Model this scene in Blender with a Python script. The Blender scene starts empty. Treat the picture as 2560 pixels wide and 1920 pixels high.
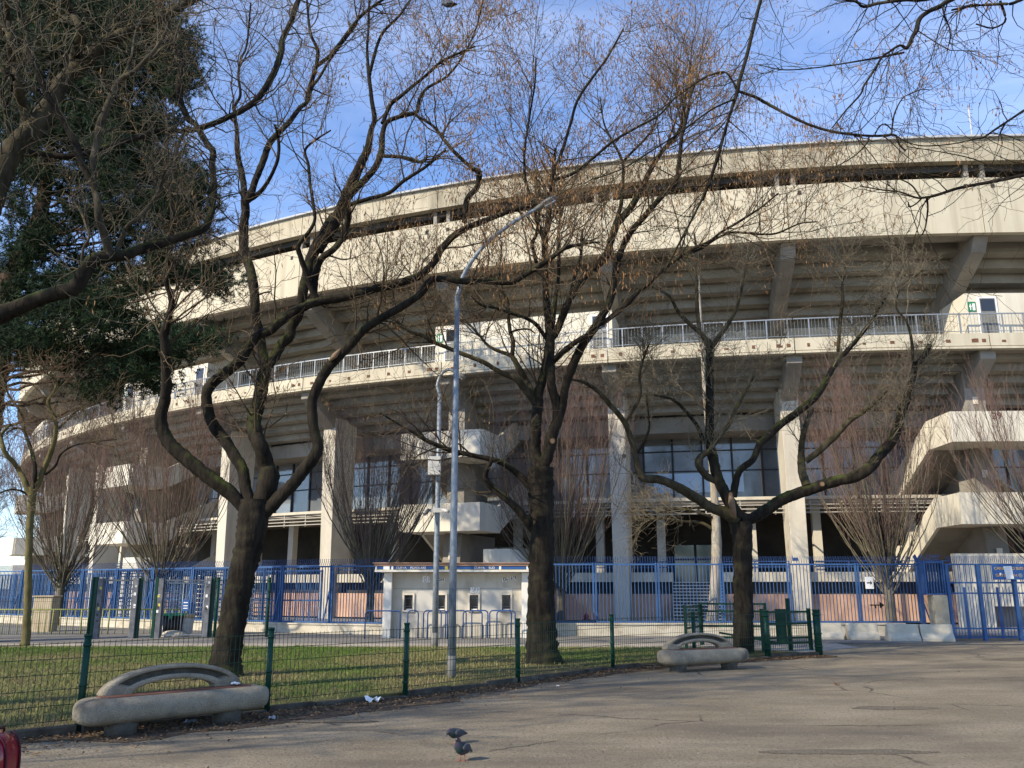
import bpy, math, random
import numpy as np
from mathutils import Vector
random.seed(7); RNG = np.random.default_rng(11)
scene = bpy.context.scene
COL = scene.collection
pi = math.pi
# ------------------------------------------------------------------ camera
F_PX, PITCH, EYE = 2150.0, math.radians(13.3), 1.6
cd = bpy.data.cameras.new('camera'); cam = bpy.data.objects.new('camera', cd); COL.objects.link(cam)
cam.location = (0, 0, EYE); cam.rotation_euler = (pi/2 + PITCH, 0, 0)
cd.sensor_width = 36.0; cd.lens = 36.0*F_PX/2560.0; cd.clip_start = 0.05; cd.clip_end = 3000
scene.camera = cam
def ray(u, v):
    x = (u-1280)/F_PX; y = (960-v)/F_PX
    return np.array([x, math.cos(PITCH)-y*math.sin(PITCH), math.sin(PITCH)+y*math.cos(PITCH)])
def at_depth(u, v, Y):
    d = ray(u, v); return d*(Y/d[1]) + np.array([0, 0, EYE])
def px2m(v, Y):
    return (Y/ray(1280, v)[1])/F_PX
# ------------------------------------------------------------------ light
SUN_EL, SUN_AZ = math.radians(32), (-0.80, -0.60)
ce = math.cos(SUN_EL)
sdir = Vector((SUN_AZ[0]*ce, SUN_AZ[1]*ce, math.sin(SUN_EL)))
sl = bpy.data.lights.new('sun', 'SUN'); sl.energy = 3.5; sl.angle = math.radians(0.53); sl.color = (1.0, 0.885, 0.69)
so = bpy.data.objects.new('sun', sl); COL.objects.link(so)
so.location = sdir*200; so.rotation_euler = (-sdir).to_track_quat('-Z', 'Y').to_euler()
w = bpy.data.worlds.new("World"); scene.world = w; w.use_nodes = True
nt = w.node_tree; nd = nt.nodes; lk = nt.links
bg = nd['Background']
sky = nd.new('ShaderNodeTexSky'); sky.sky_type = 'NISHITA'; sky.sun_disc = False
sky.sun_elevation = SUN_EL; sky.sun_rotation = math.atan2(SUN_AZ[0], SUN_AZ[1]) % (2*pi)
sky.altitude = 60; sky.air_density = 1.0; sky.dust_density = 0.15; sky.ozone_density = 2.6
hs = nd.new('ShaderNodeMix'); hs.data_type = 'RGBA'; hs.blend_type = 'MULTIPLY'; hs.inputs[0].default_value = 1.0
hs.inputs[7].default_value = (0.90, 0.98, 1.16, 1)
lk.new(sky.outputs[0], hs.inputs[6])
tc = nd.new('ShaderNodeTexCoord'); mp = nd.new('ShaderNodeMapping')
mp.inputs['Scale'].default_value = (1.6, 2.2, 5.0); mp.inputs['Rotation'].default_value = (0.2, 0.35, 0.5)
lk.new(tc.outputs['Generated'], mp.inputs[0])
nz = nd.new('ShaderNodeTexNoise'); nz.inputs['Scale'].default_value = 1.3; nz.inputs['Detail'].default_value = 7; nz.inputs['Roughness'].default_value = 0.62
nz.inputs['Distortion'].default_value = 0.6
lk.new(mp.outputs[0], nz.inputs[0])
cr = nd.new('ShaderNodeValToRGB'); cr.color_ramp.elements[0].position = 0.42; cr.color_ramp.elements[1].position = 0.85; cr.color_ramp.elements[0].color = (0.0, 0.0, 0.0, 1)
cr.color_ramp.elements[1].color = (0.34, 0.34, 0.34, 1)
lk.new(nz.outputs[0], cr.inputs[0])
mx = nd.new('ShaderNodeMix'); mx.data_type = 'RGBA'; mx.inputs[7].default_value = (5.6, 6.1, 7.4, 1)
lk.new(cr.outputs[0], mx.inputs[0]); lk.new(hs.outputs[2], mx.inputs[6])
lk.new(mx.outputs[2], bg.inputs[0]); bg.inputs[1].default_value = 0.14
scene.view_settings.view_transform = 'Standard'; scene.view_settings.look = 'None'
scene.view_settings.exposure = 0.84; scene.view_settings.gamma = 1.0
scene.cycles.max_bounces = 6; scene.cycles.diffuse_bounces = 3; scene.cycles.glossy_bounces = 3
scene.cycles.transparent_max_bounces = 8
# ------------------------------------------------------------------ materials
def mat(name, c1, c2=None, scale=3.0, rough=0.75, bump=0.0, bscale=None, stretch=(1, 1, 1), c3=None, s3=0.7, lo=0.35, hi=0.65,
        metal=0.0, spec=0.18, attr=None, lo3=0.55, hi3=0.75, moss=None, detail=5, stretch3=None, coat=0.0, speck=None, cracks=False, objrand=0.0):
    m = bpy.data.materials.new(name); m.use_nodes = True
    t = m.node_tree; n = t.nodes; l = t.links; b = n['Principled BSDF']
    b.inputs['Roughness'].default_value = rough; b.inputs['Metallic'].default_value = metal
    b.inputs['Specular IOR Level'].default_value = spec; b.inputs['Coat Weight'].default_value = coat
    col = None
    if c2 is None:
        b.inputs['Base Color'].default_value = (*c1, 1)
    tcn = n.new('ShaderNodeTexCoord')
    def noise(sc, st, det=detail, r=0.6):
        mpn = n.new('ShaderNodeMapping'); mpn.inputs['Scale'].default_value = st
        l.new(tcn.outputs['Object'], mpn.inputs[0])
        x = n.new('ShaderNodeTexNoise'); x.inputs['Scale'].default_value = sc; x.inputs['Detail'].default_value = det; x.inputs['Roughness'].default_value = r
        l.new(mpn.outputs[0], x.inputs[0]); return x
    def ramp(src, a, bb):
        r = n.new('ShaderNodeMapRange'); r.inputs[1].default_value = a; r.inputs[2].default_value = bb; l.new(src, r.inputs[0]); return r.outputs[0]
    def mix(f, a, bcol):
        x = n.new('ShaderNodeMix'); x.data_type = 'RGBA'
        if isinstance(f, float): x.inputs[0].default_value = f
        else: l.new(f, x.inputs[0])
        for i, v in ((6, a), (7, bcol)):
            if isinstance(v, tuple): x.inputs[i].default_value = (*v, 1)
            else: l.new(v, x.inputs[i])
        return x.outputs[2]
    if c2 is not None:
        if attr:
            at = n.new('ShaderNodeAttribute'); at.attribute_name = attr
            col = mix(at.outputs['Fac'], c1, c2)
        else:
            col = mix(ramp(noise(scale, stretch).outputs[0], lo, hi), c1, c2)
        if c3 is not None:
            col = mix(ramp(noise(s3, stretch3 or stretch).outputs[0], lo3, hi3), col, c3)
        if speck is not None:
            ssc, sc_, slo, shi = speck
            col = mix(ramp(noise(ssc, (1, 1, 1), 3, 0.7).outputs[0], slo, shi), col, sc_)
        if cracks:
            mpv = n.new('ShaderNodeMapping'); l.new(tcn.outputs['Object'], mpv.inputs[0]); wob = noise(1.3, (1, 1, 1), 4)
            ad = n.new('ShaderNodeMix'); ad.data_type = 'VECTOR'; ad.inputs[0].default_value = 0.22; l.new(mpv.outputs[0], ad.inputs[4]); l.new(wob.outputs[1], ad.inputs[5])
            vo = n.new('ShaderNodeTexVoronoi'); vo.feature = 'DISTANCE_TO_EDGE'; vo.inputs['Scale'].default_value = 0.42; l.new(ad.outputs[1], vo.inputs['Vector'])
            a1 = ramp(vo.outputs['Distance'], 0.008, 0.002); a2 = ramp(noise(0.5, (1, 1, 1), 4).outputs[0], 0.5, 0.58)
            mm = n.new('ShaderNodeMath'); mm.operation = 'MULTIPLY'; l.new(a1, mm.inputs[0]); l.new(a2, mm.inputs[1]); col = mix(mm.outputs[0], col, (0.085, 0.072, 0.055))
            col = mix(ramp(noise(7, (1, 1, 1), 6, 0.75).outputs[0], 0.58, 0.74), col, (0.34, 0.295, 0.22))
        if objrand:
            oi = n.new('ShaderNodeObjectInfo'); mr = n.new('ShaderNodeMapRange'); mr.inputs[3].default_value = 1-objrand; mr.inputs[4].default_value = 1.0; l.new(oi.outputs['Random'], mr.inputs[0])
            cm = n.new('ShaderNodeCombineColor'); [l.new(mr.outputs[0], cm.inputs[q]) for q in range(3)]
            xm = n.new('ShaderNodeMix'); xm.data_type = 'RGBA'; xm.blend_type = 'MULTIPLY'; xm.inputs[0].default_value = 1.0; l.new(col, xm.inputs[6]); l.new(cm.outputs[0], xm.inputs[7]); col = xm.outputs[2]
        if moss is not None:
            g = n.new('ShaderNodeNewGeometry'); sp = n.new('ShaderNodeSeparateXYZ'); l.new(g.outputs['Normal'], sp.inputs[0])
            a1 = ramp(sp.outputs[2], 0.0, 0.7); a2 = ramp(noise(2.2, (1, 1, 1)).outputs[0], 0.45, 0.62)
            mm = n.new('ShaderNodeMath'); mm.operation = 'MULTIPLY'; l.new(a1, mm.inputs[0]); l.new(a2, mm.inputs[1])
            col = mix(mm.outputs[0], col, moss)
        l.new(col, b.inputs['Base Color'])
    if bump > 0:
        bn = n.new('ShaderNodeBump'); bn.inputs['Strength'].default_value = bump; bn.inputs['Distance'].default_value = 0.03
        l.new(noise(bscale or scale*4, stretch).outputs[0], bn.inputs['Height']); l.new(bn.outputs[0], b.inputs['Normal'])
    return m
M = {}
M['asphalt'] = mat('asphalt', (0.21, 0.172, 0.116), (0.315, 0.262, 0.182), 0.8, 0.93, 0.9, 40, speck=(26, (0.115, 0.096, 0.072), 0.52, 0.68), cracks=True, c3=(0.14, 0.118, 0.09), s3=0.36, lo3=0.48, hi3=0.68, stretch=(0.7, 1.5, 1), detail=9)
M['asphalt_dark'] = mat('asphalt_dark', (0.13, 0.11, 0.08), (0.20, 0.17, 0.125), 1.2, 0.93, 0.9, 40, speck=(26, (0.09, 0.075, 0.056), 0.5, 0.66), detail=9)
M['road'] = mat('road', (0.15, 0.14, 0.13), (0.23, 0.215, 0.19), 0.5, 0.9, 0.25, 60, c3=(0.27, 0.24, 0.20), s3=0.2, detail=8)
M['footpath'] = mat('footpath', (0.34, 0.29, 0.23), (0.42, 0.37, 0.30), 0.8, 0.9, 0.2, 40, detail=8)
M['forecourt'] = mat('forecourt', (0.30, 0.28, 0.25), (0.38, 0.36, 0.32), 0.6, 0.9)
M['soil'] = mat('soil', (0.065, 0.085, 0.024), (0.15, 0.115, 0.06), 0.8, 0.95, 0.4, 30, c3=(0.12, 0.085, 0.05), s3=0.4, detail=8)
M['dirt'] = mat('dirt', (0.055, 0.042, 0.03), (0.13, 0.095, 0.065), 5, 0.97, 0.8, 25, detail=8)
M['grass'] = mat('grass', (0.085, 0.15, 0.02), (0.25, 0.215, 0.09), attr='rnd', rough=0.8)
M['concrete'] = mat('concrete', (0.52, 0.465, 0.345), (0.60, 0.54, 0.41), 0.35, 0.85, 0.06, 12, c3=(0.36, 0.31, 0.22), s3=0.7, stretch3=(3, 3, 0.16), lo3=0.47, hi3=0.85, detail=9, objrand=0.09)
M['concrete_stain'] = mat('concrete_stain', (0.42, 0.37, 0.27), (0.54, 0.48, 0.36), 0.5, 0.88, 0.08, 12, c3=(0.17, 0.145, 0.105), s3=0.6, stretch3=(1.6, 1.6, 0.45), lo3=0.5, hi3=0.76, detail=9, objrand=0.12)
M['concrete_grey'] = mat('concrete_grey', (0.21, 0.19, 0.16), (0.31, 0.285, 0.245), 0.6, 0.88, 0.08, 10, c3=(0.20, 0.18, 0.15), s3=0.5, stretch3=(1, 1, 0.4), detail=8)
M['concrete_col'] = mat('concrete_col', (0.50, 0.455, 0.37), (0.60, 0.55, 0.45), 0.7, 0.85, 0.06, 10, c3=(0.40, 0.36, 0.29), s3=0.5, stretch3=(2, 2, 0.3), detail=8)
M['white_wall'] = mat('white_wall', (0.61, 0.565, 0.455), (0.69, 0.64, 0.53), 0.5, 0.8, c3=(0.46, 0.41, 0.31), s3=0.7, stretch3=(3, 3, 0.2), lo3=0.5, hi3=0.85, detail=9)
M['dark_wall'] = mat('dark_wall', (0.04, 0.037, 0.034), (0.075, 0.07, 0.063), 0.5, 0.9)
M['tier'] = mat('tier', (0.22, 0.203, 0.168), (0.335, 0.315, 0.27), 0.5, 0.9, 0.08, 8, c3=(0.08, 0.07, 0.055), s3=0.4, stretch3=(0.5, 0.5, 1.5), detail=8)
M['roof_metal'] = mat('roof_metal', (0.42, 0.43, 0.44), rough=0.6)
M['pink'] = mat('pink', (0.50, 0.30, 0.19), (0.60, 0.385, 0.255), 1.2, 0.6, c3=(0.34, 0.20, 0.13), s3=0.5, detail=8, objrand=0.3)
M['pipe'] = mat('pipe', (0.40, 0.37, 0.31), rough=0.6)
M['glass'] = mat('glass', (0.10, 0.115, 0.13), (0.18, 0.20, 0.22), 0.35, 0.08, spec=1.0)
M['window'] = mat('window', (0.02, 0.022, 0.026), rough=0.08, spec=0.8)
M['teal'] = mat('teal', (0.05, 0.11, 0.11), rough=0.1, spec=0.8)
M['pale_blue'] = mat('pale_blue', (0.42, 0.60, 0.80), (0.52, 0.68, 0.84), 0.6, 0.5)
M['mullion'] = mat('mullion', (0.035, 0.036, 0.04), rough=0.5)
M['alu'] = mat('alu', (0.30, 0.31, 0.31), rough=0.4, metal=0.5)
M['galv'] = mat('galv', (0.15, 0.175, 0.20), (0.27, 0.30, 0.33), 22, 0.5, metal=0.35, stretch=(1, 1, 0.4), detail=6)
M['galv_dark'] = mat('galv_dark', (0.14, 0.14, 0.13), (0.22, 0.21, 0.19), 6, 0.7)
M['rust'] = mat('rust', (0.19, 0.095, 0.055), (0.11, 0.055, 0.035), 8, 0.9)
M['blue'] = mat('blue', (0.035, 0.085, 0.205), (0.05, 0.115, 0.265), 1.5, 0.45, c3=(0.10, 0.10, 0.13), s3=3.0, lo3=0.66, hi3=0.8)
M['blue_dark'] = mat('blue_dark', (0.03, 0.06, 0.16), (0.04, 0.085, 0.22), 2, 0.5)
M['green'] = mat('green', (0.006, 0.036, 0.023), (0.010, 0.052, 0.032), 3, 0.42, c3=(0.02, 0.045, 0.03), s3=6)
M['green_wire'] = mat('green_wire', (0.012, 0.042, 0.022), rough=0.5)
M['olive'] = mat('olive', (0.22, 0.24, 0.075), (0.30, 0.31, 0.12), 4, 0.6)
M['grey_steel'] = mat('grey_steel', (0.085, 0.088, 0.10), (0.17, 0.175, 0.19), 5, 0.5, metal=0.3)
M['bench'] = mat('bench', (0.235, 0.202, 0.145), (0.35, 0.305, 0.225), 3.5, 0.92, 0.6, 60, c3=(0.115, 0.10, 0.08), s3=1.9, lo3=0.5, hi3=0.7, detail=9, speck=(55, (0.13, 0.118, 0.098), 0.55, 0.72))
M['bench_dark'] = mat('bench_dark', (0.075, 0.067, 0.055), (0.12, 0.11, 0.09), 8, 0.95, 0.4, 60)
M['wood'] = mat('wood', (0.11, 0.048, 0.032), (0.20, 0.10, 0.07), 5, 0.7, 0.1, 30)
M['booth'] = mat('booth', (0.46, 0.42, 0.345), (0.58, 0.535, 0.45), 1.4, 0.85, 0.08, 20, c3=(0.31, 0.275, 0.215), s3=1.1, stretch3=(1.6, 1.6, 0.5), lo3=0.5, hi3=0.72, detail=9)
M['booth_white'] = mat('booth_white', (0.66, 0.63, 0.565), (0.74, 0.71, 0.645), 1.2, 0.8, c3=(0.58, 0.53, 0.45), s3=1.0, detail=7)
M['booth_patch'] = mat('booth_patch', (0.50, 0.475, 0.42), (0.55, 0.52, 0.46), 1.5, 0.85)
M['old_wall'] = mat('old_wall', (0.46, 0.41, 0.32), (0.58, 0.53, 0.43), 1.3, 0.9, 0.3, 18, c3=(0.30, 0.25, 0.18), s3=1.4, stretch3=(1, 1, 2.2), lo3=0.5, hi3=0.7, detail=9)
M['brown'] = mat('brown', (0.27, 0.165, 0.115), (0.33, 0.21, 0.15), 2, 0.6)
M['white'] = mat('white', (0.80, 0.78, 0.74), rough=0.7)
M['cream'] = mat('cream', (0.70, 0.62, 0.50), rough=0.6)
M['sign_blue'] = mat('sign_blue', (0.035, 0.10, 0.27), rough=0.5)
M['yellow'] = mat('yellow', (0.60, 0.50, 0.10), rough=0.6)
M['amber'] = mat('amber', (0.70, 0.42, 0.10), rough=0.6)
M['ink'] = mat('ink', (0.05, 0.05, 0.05), rough=0.7)
M['maroon'] = mat('maroon', (0.20, 0.05, 0.045), rough=0.7)
M['exit_green'] = mat('exit_green', (0.03, 0.20, 0.10), rough=0.5)
M['barrier'] = mat('barrier', (0.44, 0.39, 0.295), (0.55, 0.495, 0.385), 2.5, 0.9, 0.15, 25, c3=(0.30, 0.27, 0.22), s3=1.2, detail=8)
M['plaster'] = mat('plaster', (0.42, 0.335, 0.22), (0.52, 0.43, 0.30), 4, 0.9, 0.3, 25, c3=(0.33, 0.28, 0.21), s3=5, detail=8)
M['kerb'] = mat('kerb', (0.045, 0.038, 0.03), (0.11, 0.095, 0.075), 3, 0.95, 0.6, 30, c3=(0.17, 0.155, 0.125), s3=2.5, lo3=.6, hi3=.75)
M['bark'] = mat('bark', (0.008, 0.006, 0.0045), (0.030, 0.024, 0.017), 9, 0.95, 0.9, 16, stretch=(1, 1, 0.22), moss=(0.055, 0.065, 0.015), detail=8)
M['bark_grey'] = mat('bark_grey', (0.030, 0.024, 0.017), (0.085, 0.072, 0.052), 9, 0.95, 0.7, 16, stretch=(1, 1, 0.3), moss=(0.16, 0.13, 0.035), detail=8)
M['bark_moss'] = mat('bark_moss', (0.026, 0.021, 0.013), (0.075, 0.062, 0.037), 7, 0.95, 0.8, 16, stretch=(1, 1, 0.3), moss=(0.085, 0.07, 0.02), detail=8)
M['bark_pale'] = mat('bark_pale', (0.27, 0.23, 0.17), (0.40, 0.36, 0.29), 5, 0.9, 0.4, 14, stretch=(1, 1, 0.35), c3=(0.16, 0.12, 0.08), s3=3)
M['bark_pine'] = mat('bark_pine', (0.035, 0.022, 0.016), (0.09, 0.055, 0.038), 7, 0.95, 0.9, 14, stretch=(1, 1, 0.25))
M['twig'] = mat('twig', (0.10, 0.071, 0.042), (0.19, 0.138, 0.085), 1.3, 0.9)
M['twig_dark'] = mat('twig_dark', (0.04, 0.029, 0.018), (0.095, 0.068, 0.04), 1.3, 0.9)
M['twig_pale'] = mat('twig_pale', (0.13, 0.11, 0.075), (0.20, 0.165, 0.11), 1.3, 0.9)
M['bark_yellow'] = mat('bark_yellow', (0.085, 0.07, 0.028), (0.16, 0.135, 0.06), 7, 0.95, 0.6, 16, stretch=(1, 1, 0.3), moss=(0.13, 0.12, 0.03), detail=8)
M['twig_red'] = mat('twig_red', (0.13, 0.083, 0.066), (0.215, 0.14, 0.112), 0.8, 0.9)
M['stem_olive'] = mat('stem_olive', (0.085, 0.075, 0.05), (0.16, 0.14, 0.095), 1.5, 0.9)
M['pod'] = mat('pod', (0.12, 0.062, 0.026), (0.26, 0.15, 0.068), attr='rnd', rough=0.8)
M['needle'] = mat('needle', (0.010, 0.024, 0.011), (0.042, 0.068, 0.022), attr='rnd', rough=0.7)
M['leaf'] = mat('leaf', (0.10, 0.055, 0.028), (0.24, 0.16, 0.085), attr='rnd', rough=0.9)
M['cut'] = mat('cut', (0.22, 0.15, 0.09), (0.16, 0.095, 0.055), 6, 0.9)
M['red'] = mat('red', (0.24, 0.012, 0.02), (0.20, 0.01, 0.018), 2, 0.25, coat=0.6)
M['red_dark'] = mat('red_dark', (0.05, 0.01, 0.02), rough=0.4)
M['black'] = mat('black', (0.018, 0.018, 0.019), rough=0.45)
M['bin_green'] = mat('bin_green', (0.02, 0.24, 0.11), rough=0.4)
M['sack'] = mat('sack', (0.40, 0.40, 0.39), (0.52, 0.51, 0.48), 6, 0.6)
M['tan'] = mat('tan', (0.42, 0.33, 0.20), rough=0.8)
M['bird'] = mat('bird', (0.045, 0.048, 0.058), (0.085, 0.088, 0.10), 14, 0.6)
M['bird_dark'] = mat('bird_dark', (0.022, 0.023, 0.028), (0.04, 0.04, 0.048), 18, 0.6)
M['bird_neck'] = mat('bird_neck', (0.014, 0.045, 0.036), (0.045, 0.03, 0.06), 12, 0.35)
M['bird_pale'] = mat('bird_pale', (0.40, 0.40, 0.43), rough=0.7)
M['bird_foot'] = mat('bird_foot', (0.42, 0.15, 0.11), rough=0.6)
# ------------------------------------------------------------------ object helpers
def link(o, parent=None):
    COL.objects.link(o)
    if parent is not None: o.parent = parent
    return o
def tag(o, label=None, cat=None, group=None, kind=None):
    if label: o['label'] = label
    if cat: o['category'] = cat
    if group: o['group'] = group
    if kind: o['kind'] = kind
    return o
def empty(name, loc, label, cat, group=None, rz=0.0):
    o = bpy.data.objects.new(name, None); o.location = loc; o.rotation_euler = (0, 0, rz); o.empty_display_size = 0.3
    link(o); return tag(o, label, cat, group)
def copy_tree(o, parent=None):
    kids = [c for c in scene.objects if c.parent == o]
    c = o.copy(); COL.objects.link(c)
    if parent is not None: c.parent = parent
    for k in kids: copy_tree(k, c)
    return c
class MB:
    """collects shapes, links them as one mesh object; coordinates are world ones, moved into the parent's frame on build"""
    def __init__(self): self.v = []; self.f = []; self.m = []; self.s = []; self.cur = 0; self.sm = False
    def add(self, vs, fs):
        b = len(self.v); self.v.extend([tuple(map(float, p)) for p in vs])
        for f in fs: self.f.append(tuple(b+i for i in f)); self.m.append(self.cur); self.s.append(self.sm)
    def obox(self, c, ax, ay, az):
        c, ax, ay, az = map(np.array, (c, ax, ay, az))
        vs = [c+sx*ax+sy*ay+sz*az for sz in (-1, 1) for sx, sy in ((-1, -1), (1, -1), (1, 1), (-1, 1))]
        self.add(vs, [(3, 2, 1, 0), (4, 5, 6, 7), (0, 1, 5, 4), (1, 2, 6, 5), (2, 3, 7, 6), (3, 0, 4, 7)])
    def box(self, x0, x1, y0, y1, z0, z1):
        self.obox(((x0+x1)/2, (y0+y1)/2, (z0+z1)/2), ((x1-x0)/2, 0, 0), (0, (y1-y0)/2, 0), (0, 0, (z1-z0)/2))
    def beam(self, p, q, w, h=None, up=(0, 0, 1)):
        p = np.array(p, float); q = np.array(q, float); d = q-p; L = np.linalg.norm(d); t = d/L
        u = np.array(up, float)
        if abs(np.dot(u, t)) > 0.98: u = np.array([1.0, 0, 0])
        s = np.cross(t, u); s /= np.linalg.norm(s); n = np.cross(s, t)
        self.obox((p+q)/2, t*L/2, s*w/2, n*(h or w)/2)
    def prism(self, poly, ext):
        """poly: 3-D points of a planar face, ext: extrusion vector"""
        n = len(poly); ext = np.array(ext, float); P = [np.array(p, float) for p in poly]
        fs = [tuple(range(n))[::-1], tuple(range(n, 2*n))] + [(i, (i+1) % n, n+(i+1) % n, n+i) for i in range(n)]
        self.add(P+[p+ext for p in P], fs)
    def tube(self, pts, r, n=8, caps=True, ref=None):
        P = np.array(pts, float); K = len(P); r = np.full(K, r, float) if np.isscalar(r) else np.array(r, float)
        T = np.gradient(P, axis=0); T /= np.linalg.norm(T, axis=1)[:, None]
        if ref is None:
            mt = np.abs(T).mean(0); ref = np.eye(3)[int(np.argmin(mt))]
        N = np.array(ref)[None]-(T@np.array(ref))[:, None]*T; N /= np.linalg.norm(N, axis=1)[:, None]; B = np.cross(T, N)
        a = np.arange(n)*2*pi/n
        V = P[:, None]+r[:, None, None]*(np.cos(a)[None, :, None]*N[:, None]+np.sin(a)[None, :, None]*B[:, None])
        fs = [(k*n+i, k*n+(i+1) % n, (k+1)*n+(i+1) % n, (k+1)*n+i) for k in range(K-1) for i in range(n)]
        sm = self.sm; self.sm = True; b = len(self.v); self.add(V.reshape(-1, 3), fs); self.sm = sm
        if caps:
            self.f.append(tuple(b+i for i in range(n))[::-1]); self.f.append(tuple(b+(K-1)*n+i for i in range(n))); self.m += [self.cur]*2; self.s += [False]*2
    def loft(self, rings, caps=True, smooth=True):
        n = len(rings[0]); K = len(rings); b = len(self.v); sm = self.sm; self.sm = smooth
        self.add([p for r in rings for p in r], [(k*n+i, k*n+(i+1) % n, (k+1)*n+(i+1) % n, (k+1)*n+i) for k in range(K-1) for i in range(n)])
        self.sm = sm
        if caps:
            self.f.append(tuple(b+i for i in range(n))[::-1]); self.f.append(tuple(b+(K-1)*n+i for i in range(n))); self.m += [self.cur]*2; self.s += [sm]*2
    def ellipsoid(self, c, rx, ry, rz, n=14, k=9):
        rings = []
        for i in range(k):
            a = -pi/2+pi*(i+0.02)/(k-1+0.04)
            rings.append([(c[0]+rx*math.cos(a)*math.cos(t), c[1]+ry*math.cos(a)*math.sin(t), c[2]+rz*math.sin(a)) for t in (j*2*pi/n for j in range(n))])
        self.loft(rings)
    def build(self, name, mats, parent=None, bevel=0.0, seg=2, attr=None):
        me = bpy.data.meshes.new(name); off = np.zeros(3); rz = 0.0
        V = np.array(self.v)
        if parent is not None:
            p = parent
            while p is not None: off = off+np.array(p.location); rz = p.rotation_euler[2] if p.parent is None else rz; p = p.parent
            V = V-off
            if rz: c, s = math.cos(-rz), math.sin(-rz); V = np.stack([V[:, 0]*c-V[:, 1]*s, V[:, 0]*s+V[:, 1]*c, V[:, 2]], 1)
        me.from_pydata([tuple(x) for x in V], [], self.f)
        for mm in (mats if isinstance(mats, (list, tuple)) else [mats]): me.materials.append(mm)
        me.polygons.foreach_set('material_index', self.m); me.polygons.foreach_set('use_smooth', self.s); me.update()
        o = bpy.data.objects.new(name, me); link(o, parent)
        if bevel > 0:
            bv = o.modifiers.new('bevel', 'BEVEL'); bv.width = bevel; bv.segments = seg; bv.limit_method = 'ANGLE'; bv.angle_limit = math.radians(40)
        return o
def np_mesh(name, V, Fq, m, parent=None, rnd=None, smooth=True):
    """fast mesh from arrays; Fq (n,3) or (n,4); rnd: value per face"""
    me = bpy.data.meshes.new(name); off = np.zeros(3)
    if parent is not None: off = np.array(parent.location)
    V = V-off
    k = Fq.shape[1]; nf = len(Fq)
    me.vertices.add(len(V)); me.vertices.foreach_set('co', V.astype(np.float32).ravel())
    me.loops.add(nf*k); me.loops.foreach_set('vertex_index', Fq.astype(np.int32).ravel())
    me.polygons.add(nf); me.polygons.foreach_set('loop_start', np.arange(0, nf*k, k, dtype=np.int32))
    me.polygons.foreach_set('use_smooth', np.full(nf, smooth, bool))
    me.materials.append(m); me.update(calc_edges=True)
    if rnd is not None:
        at = me.attributes.new('rnd', 'FLOAT', 'FACE'); at.data.foreach_set('value', rnd.astype(np.float32))
    o = bpy.data.objects.new(name, me); return link(o, parent)
TEXTS = []
def text(s, size, origin, xdir, ydir, m, parent, name='lettering', align='CENTER', ext=0.004):
    cu = bpy.data.curves.new(name, 'FONT'); cu.body = s; cu.size = size; cu.align_x = align; cu.align_y = 'CENTER'; cu.extrude = ext
    cu.materials.append(m)
    o = bpy.data.objects.new(name, cu); link(o, parent)
    x = Vector(xdir).normalized(); y = Vector(ydir).normalized(); z = x.cross(y)
    from mathutils import Matrix
    mw = Matrix((x, y, z)).transposed().to_4x4(); off = Vector((0, 0, 0)); p = parent
    while p is not None: off += p.location; p = p.parent
    mw.translation = Vector(origin)-off
    o.matrix_local = mw; TEXTS.append(o)
    return o
# ================================================================== stadium
CX, CY = 24.0, 113.8
BAY = 6.07; PH0 = 2.4
def adjR(phi, R):
    x = min(1, max(0, (phi-25)/35)); return R-0.5*x*x*(3-2*x)
def S(phi, R, z, lat=0.0):
    a = math.radians(phi); R = adjR(phi, R)
    return (CX-R*math.sin(a)-lat*math.cos(a), CY-R*math.cos(a)+lat*math.sin(a), z)
def frame(phi):
    a = math.radians(phi); return np.array([-math.sin(a), -math.cos(a), 0]), np.array([-math.cos(a), math.sin(a), 0])
UP = np.array([0, 0, 1.0])
def sweep(mb, prof, phis):
    mb.loft([[S(p, R, z) for R, z in prof] for p in phis], caps=True, smooth=False)
def rect(R0, R1, z0, z1): return [(R1, z0), (R1, z1), (R0, z1), (R0, z0)]
def sbox(mb, phi, R0, R1, l0, l1, z0, z1):
    n, t = frame(phi); c = np.array(S(phi, (R0+R1)/2, (z0+z1)/2, (l0+l1)/2))
    mb.obox(c, n*(R1-R0)/2, t*(l1-l0)/2, UP*(z1-z0)/2)
def rprism(mb, phi, poly, l0, l1):
    _, t = frame(phi); mb.prism([S(phi, R, z, l0) for R, z in poly], t*(l1-l0))
BK = list(range(-4, 13)); line = lambda k: PH0+BAY*k
ALLP = np.arange(line(-4), line(13)+.01, BAY/4)
ST = empty('stadium', (CX, CY, 0), 'curved concrete football stadium with overhanging upper tier behind the blue fence', 'stadium')
rs = random.Random(3)
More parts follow.
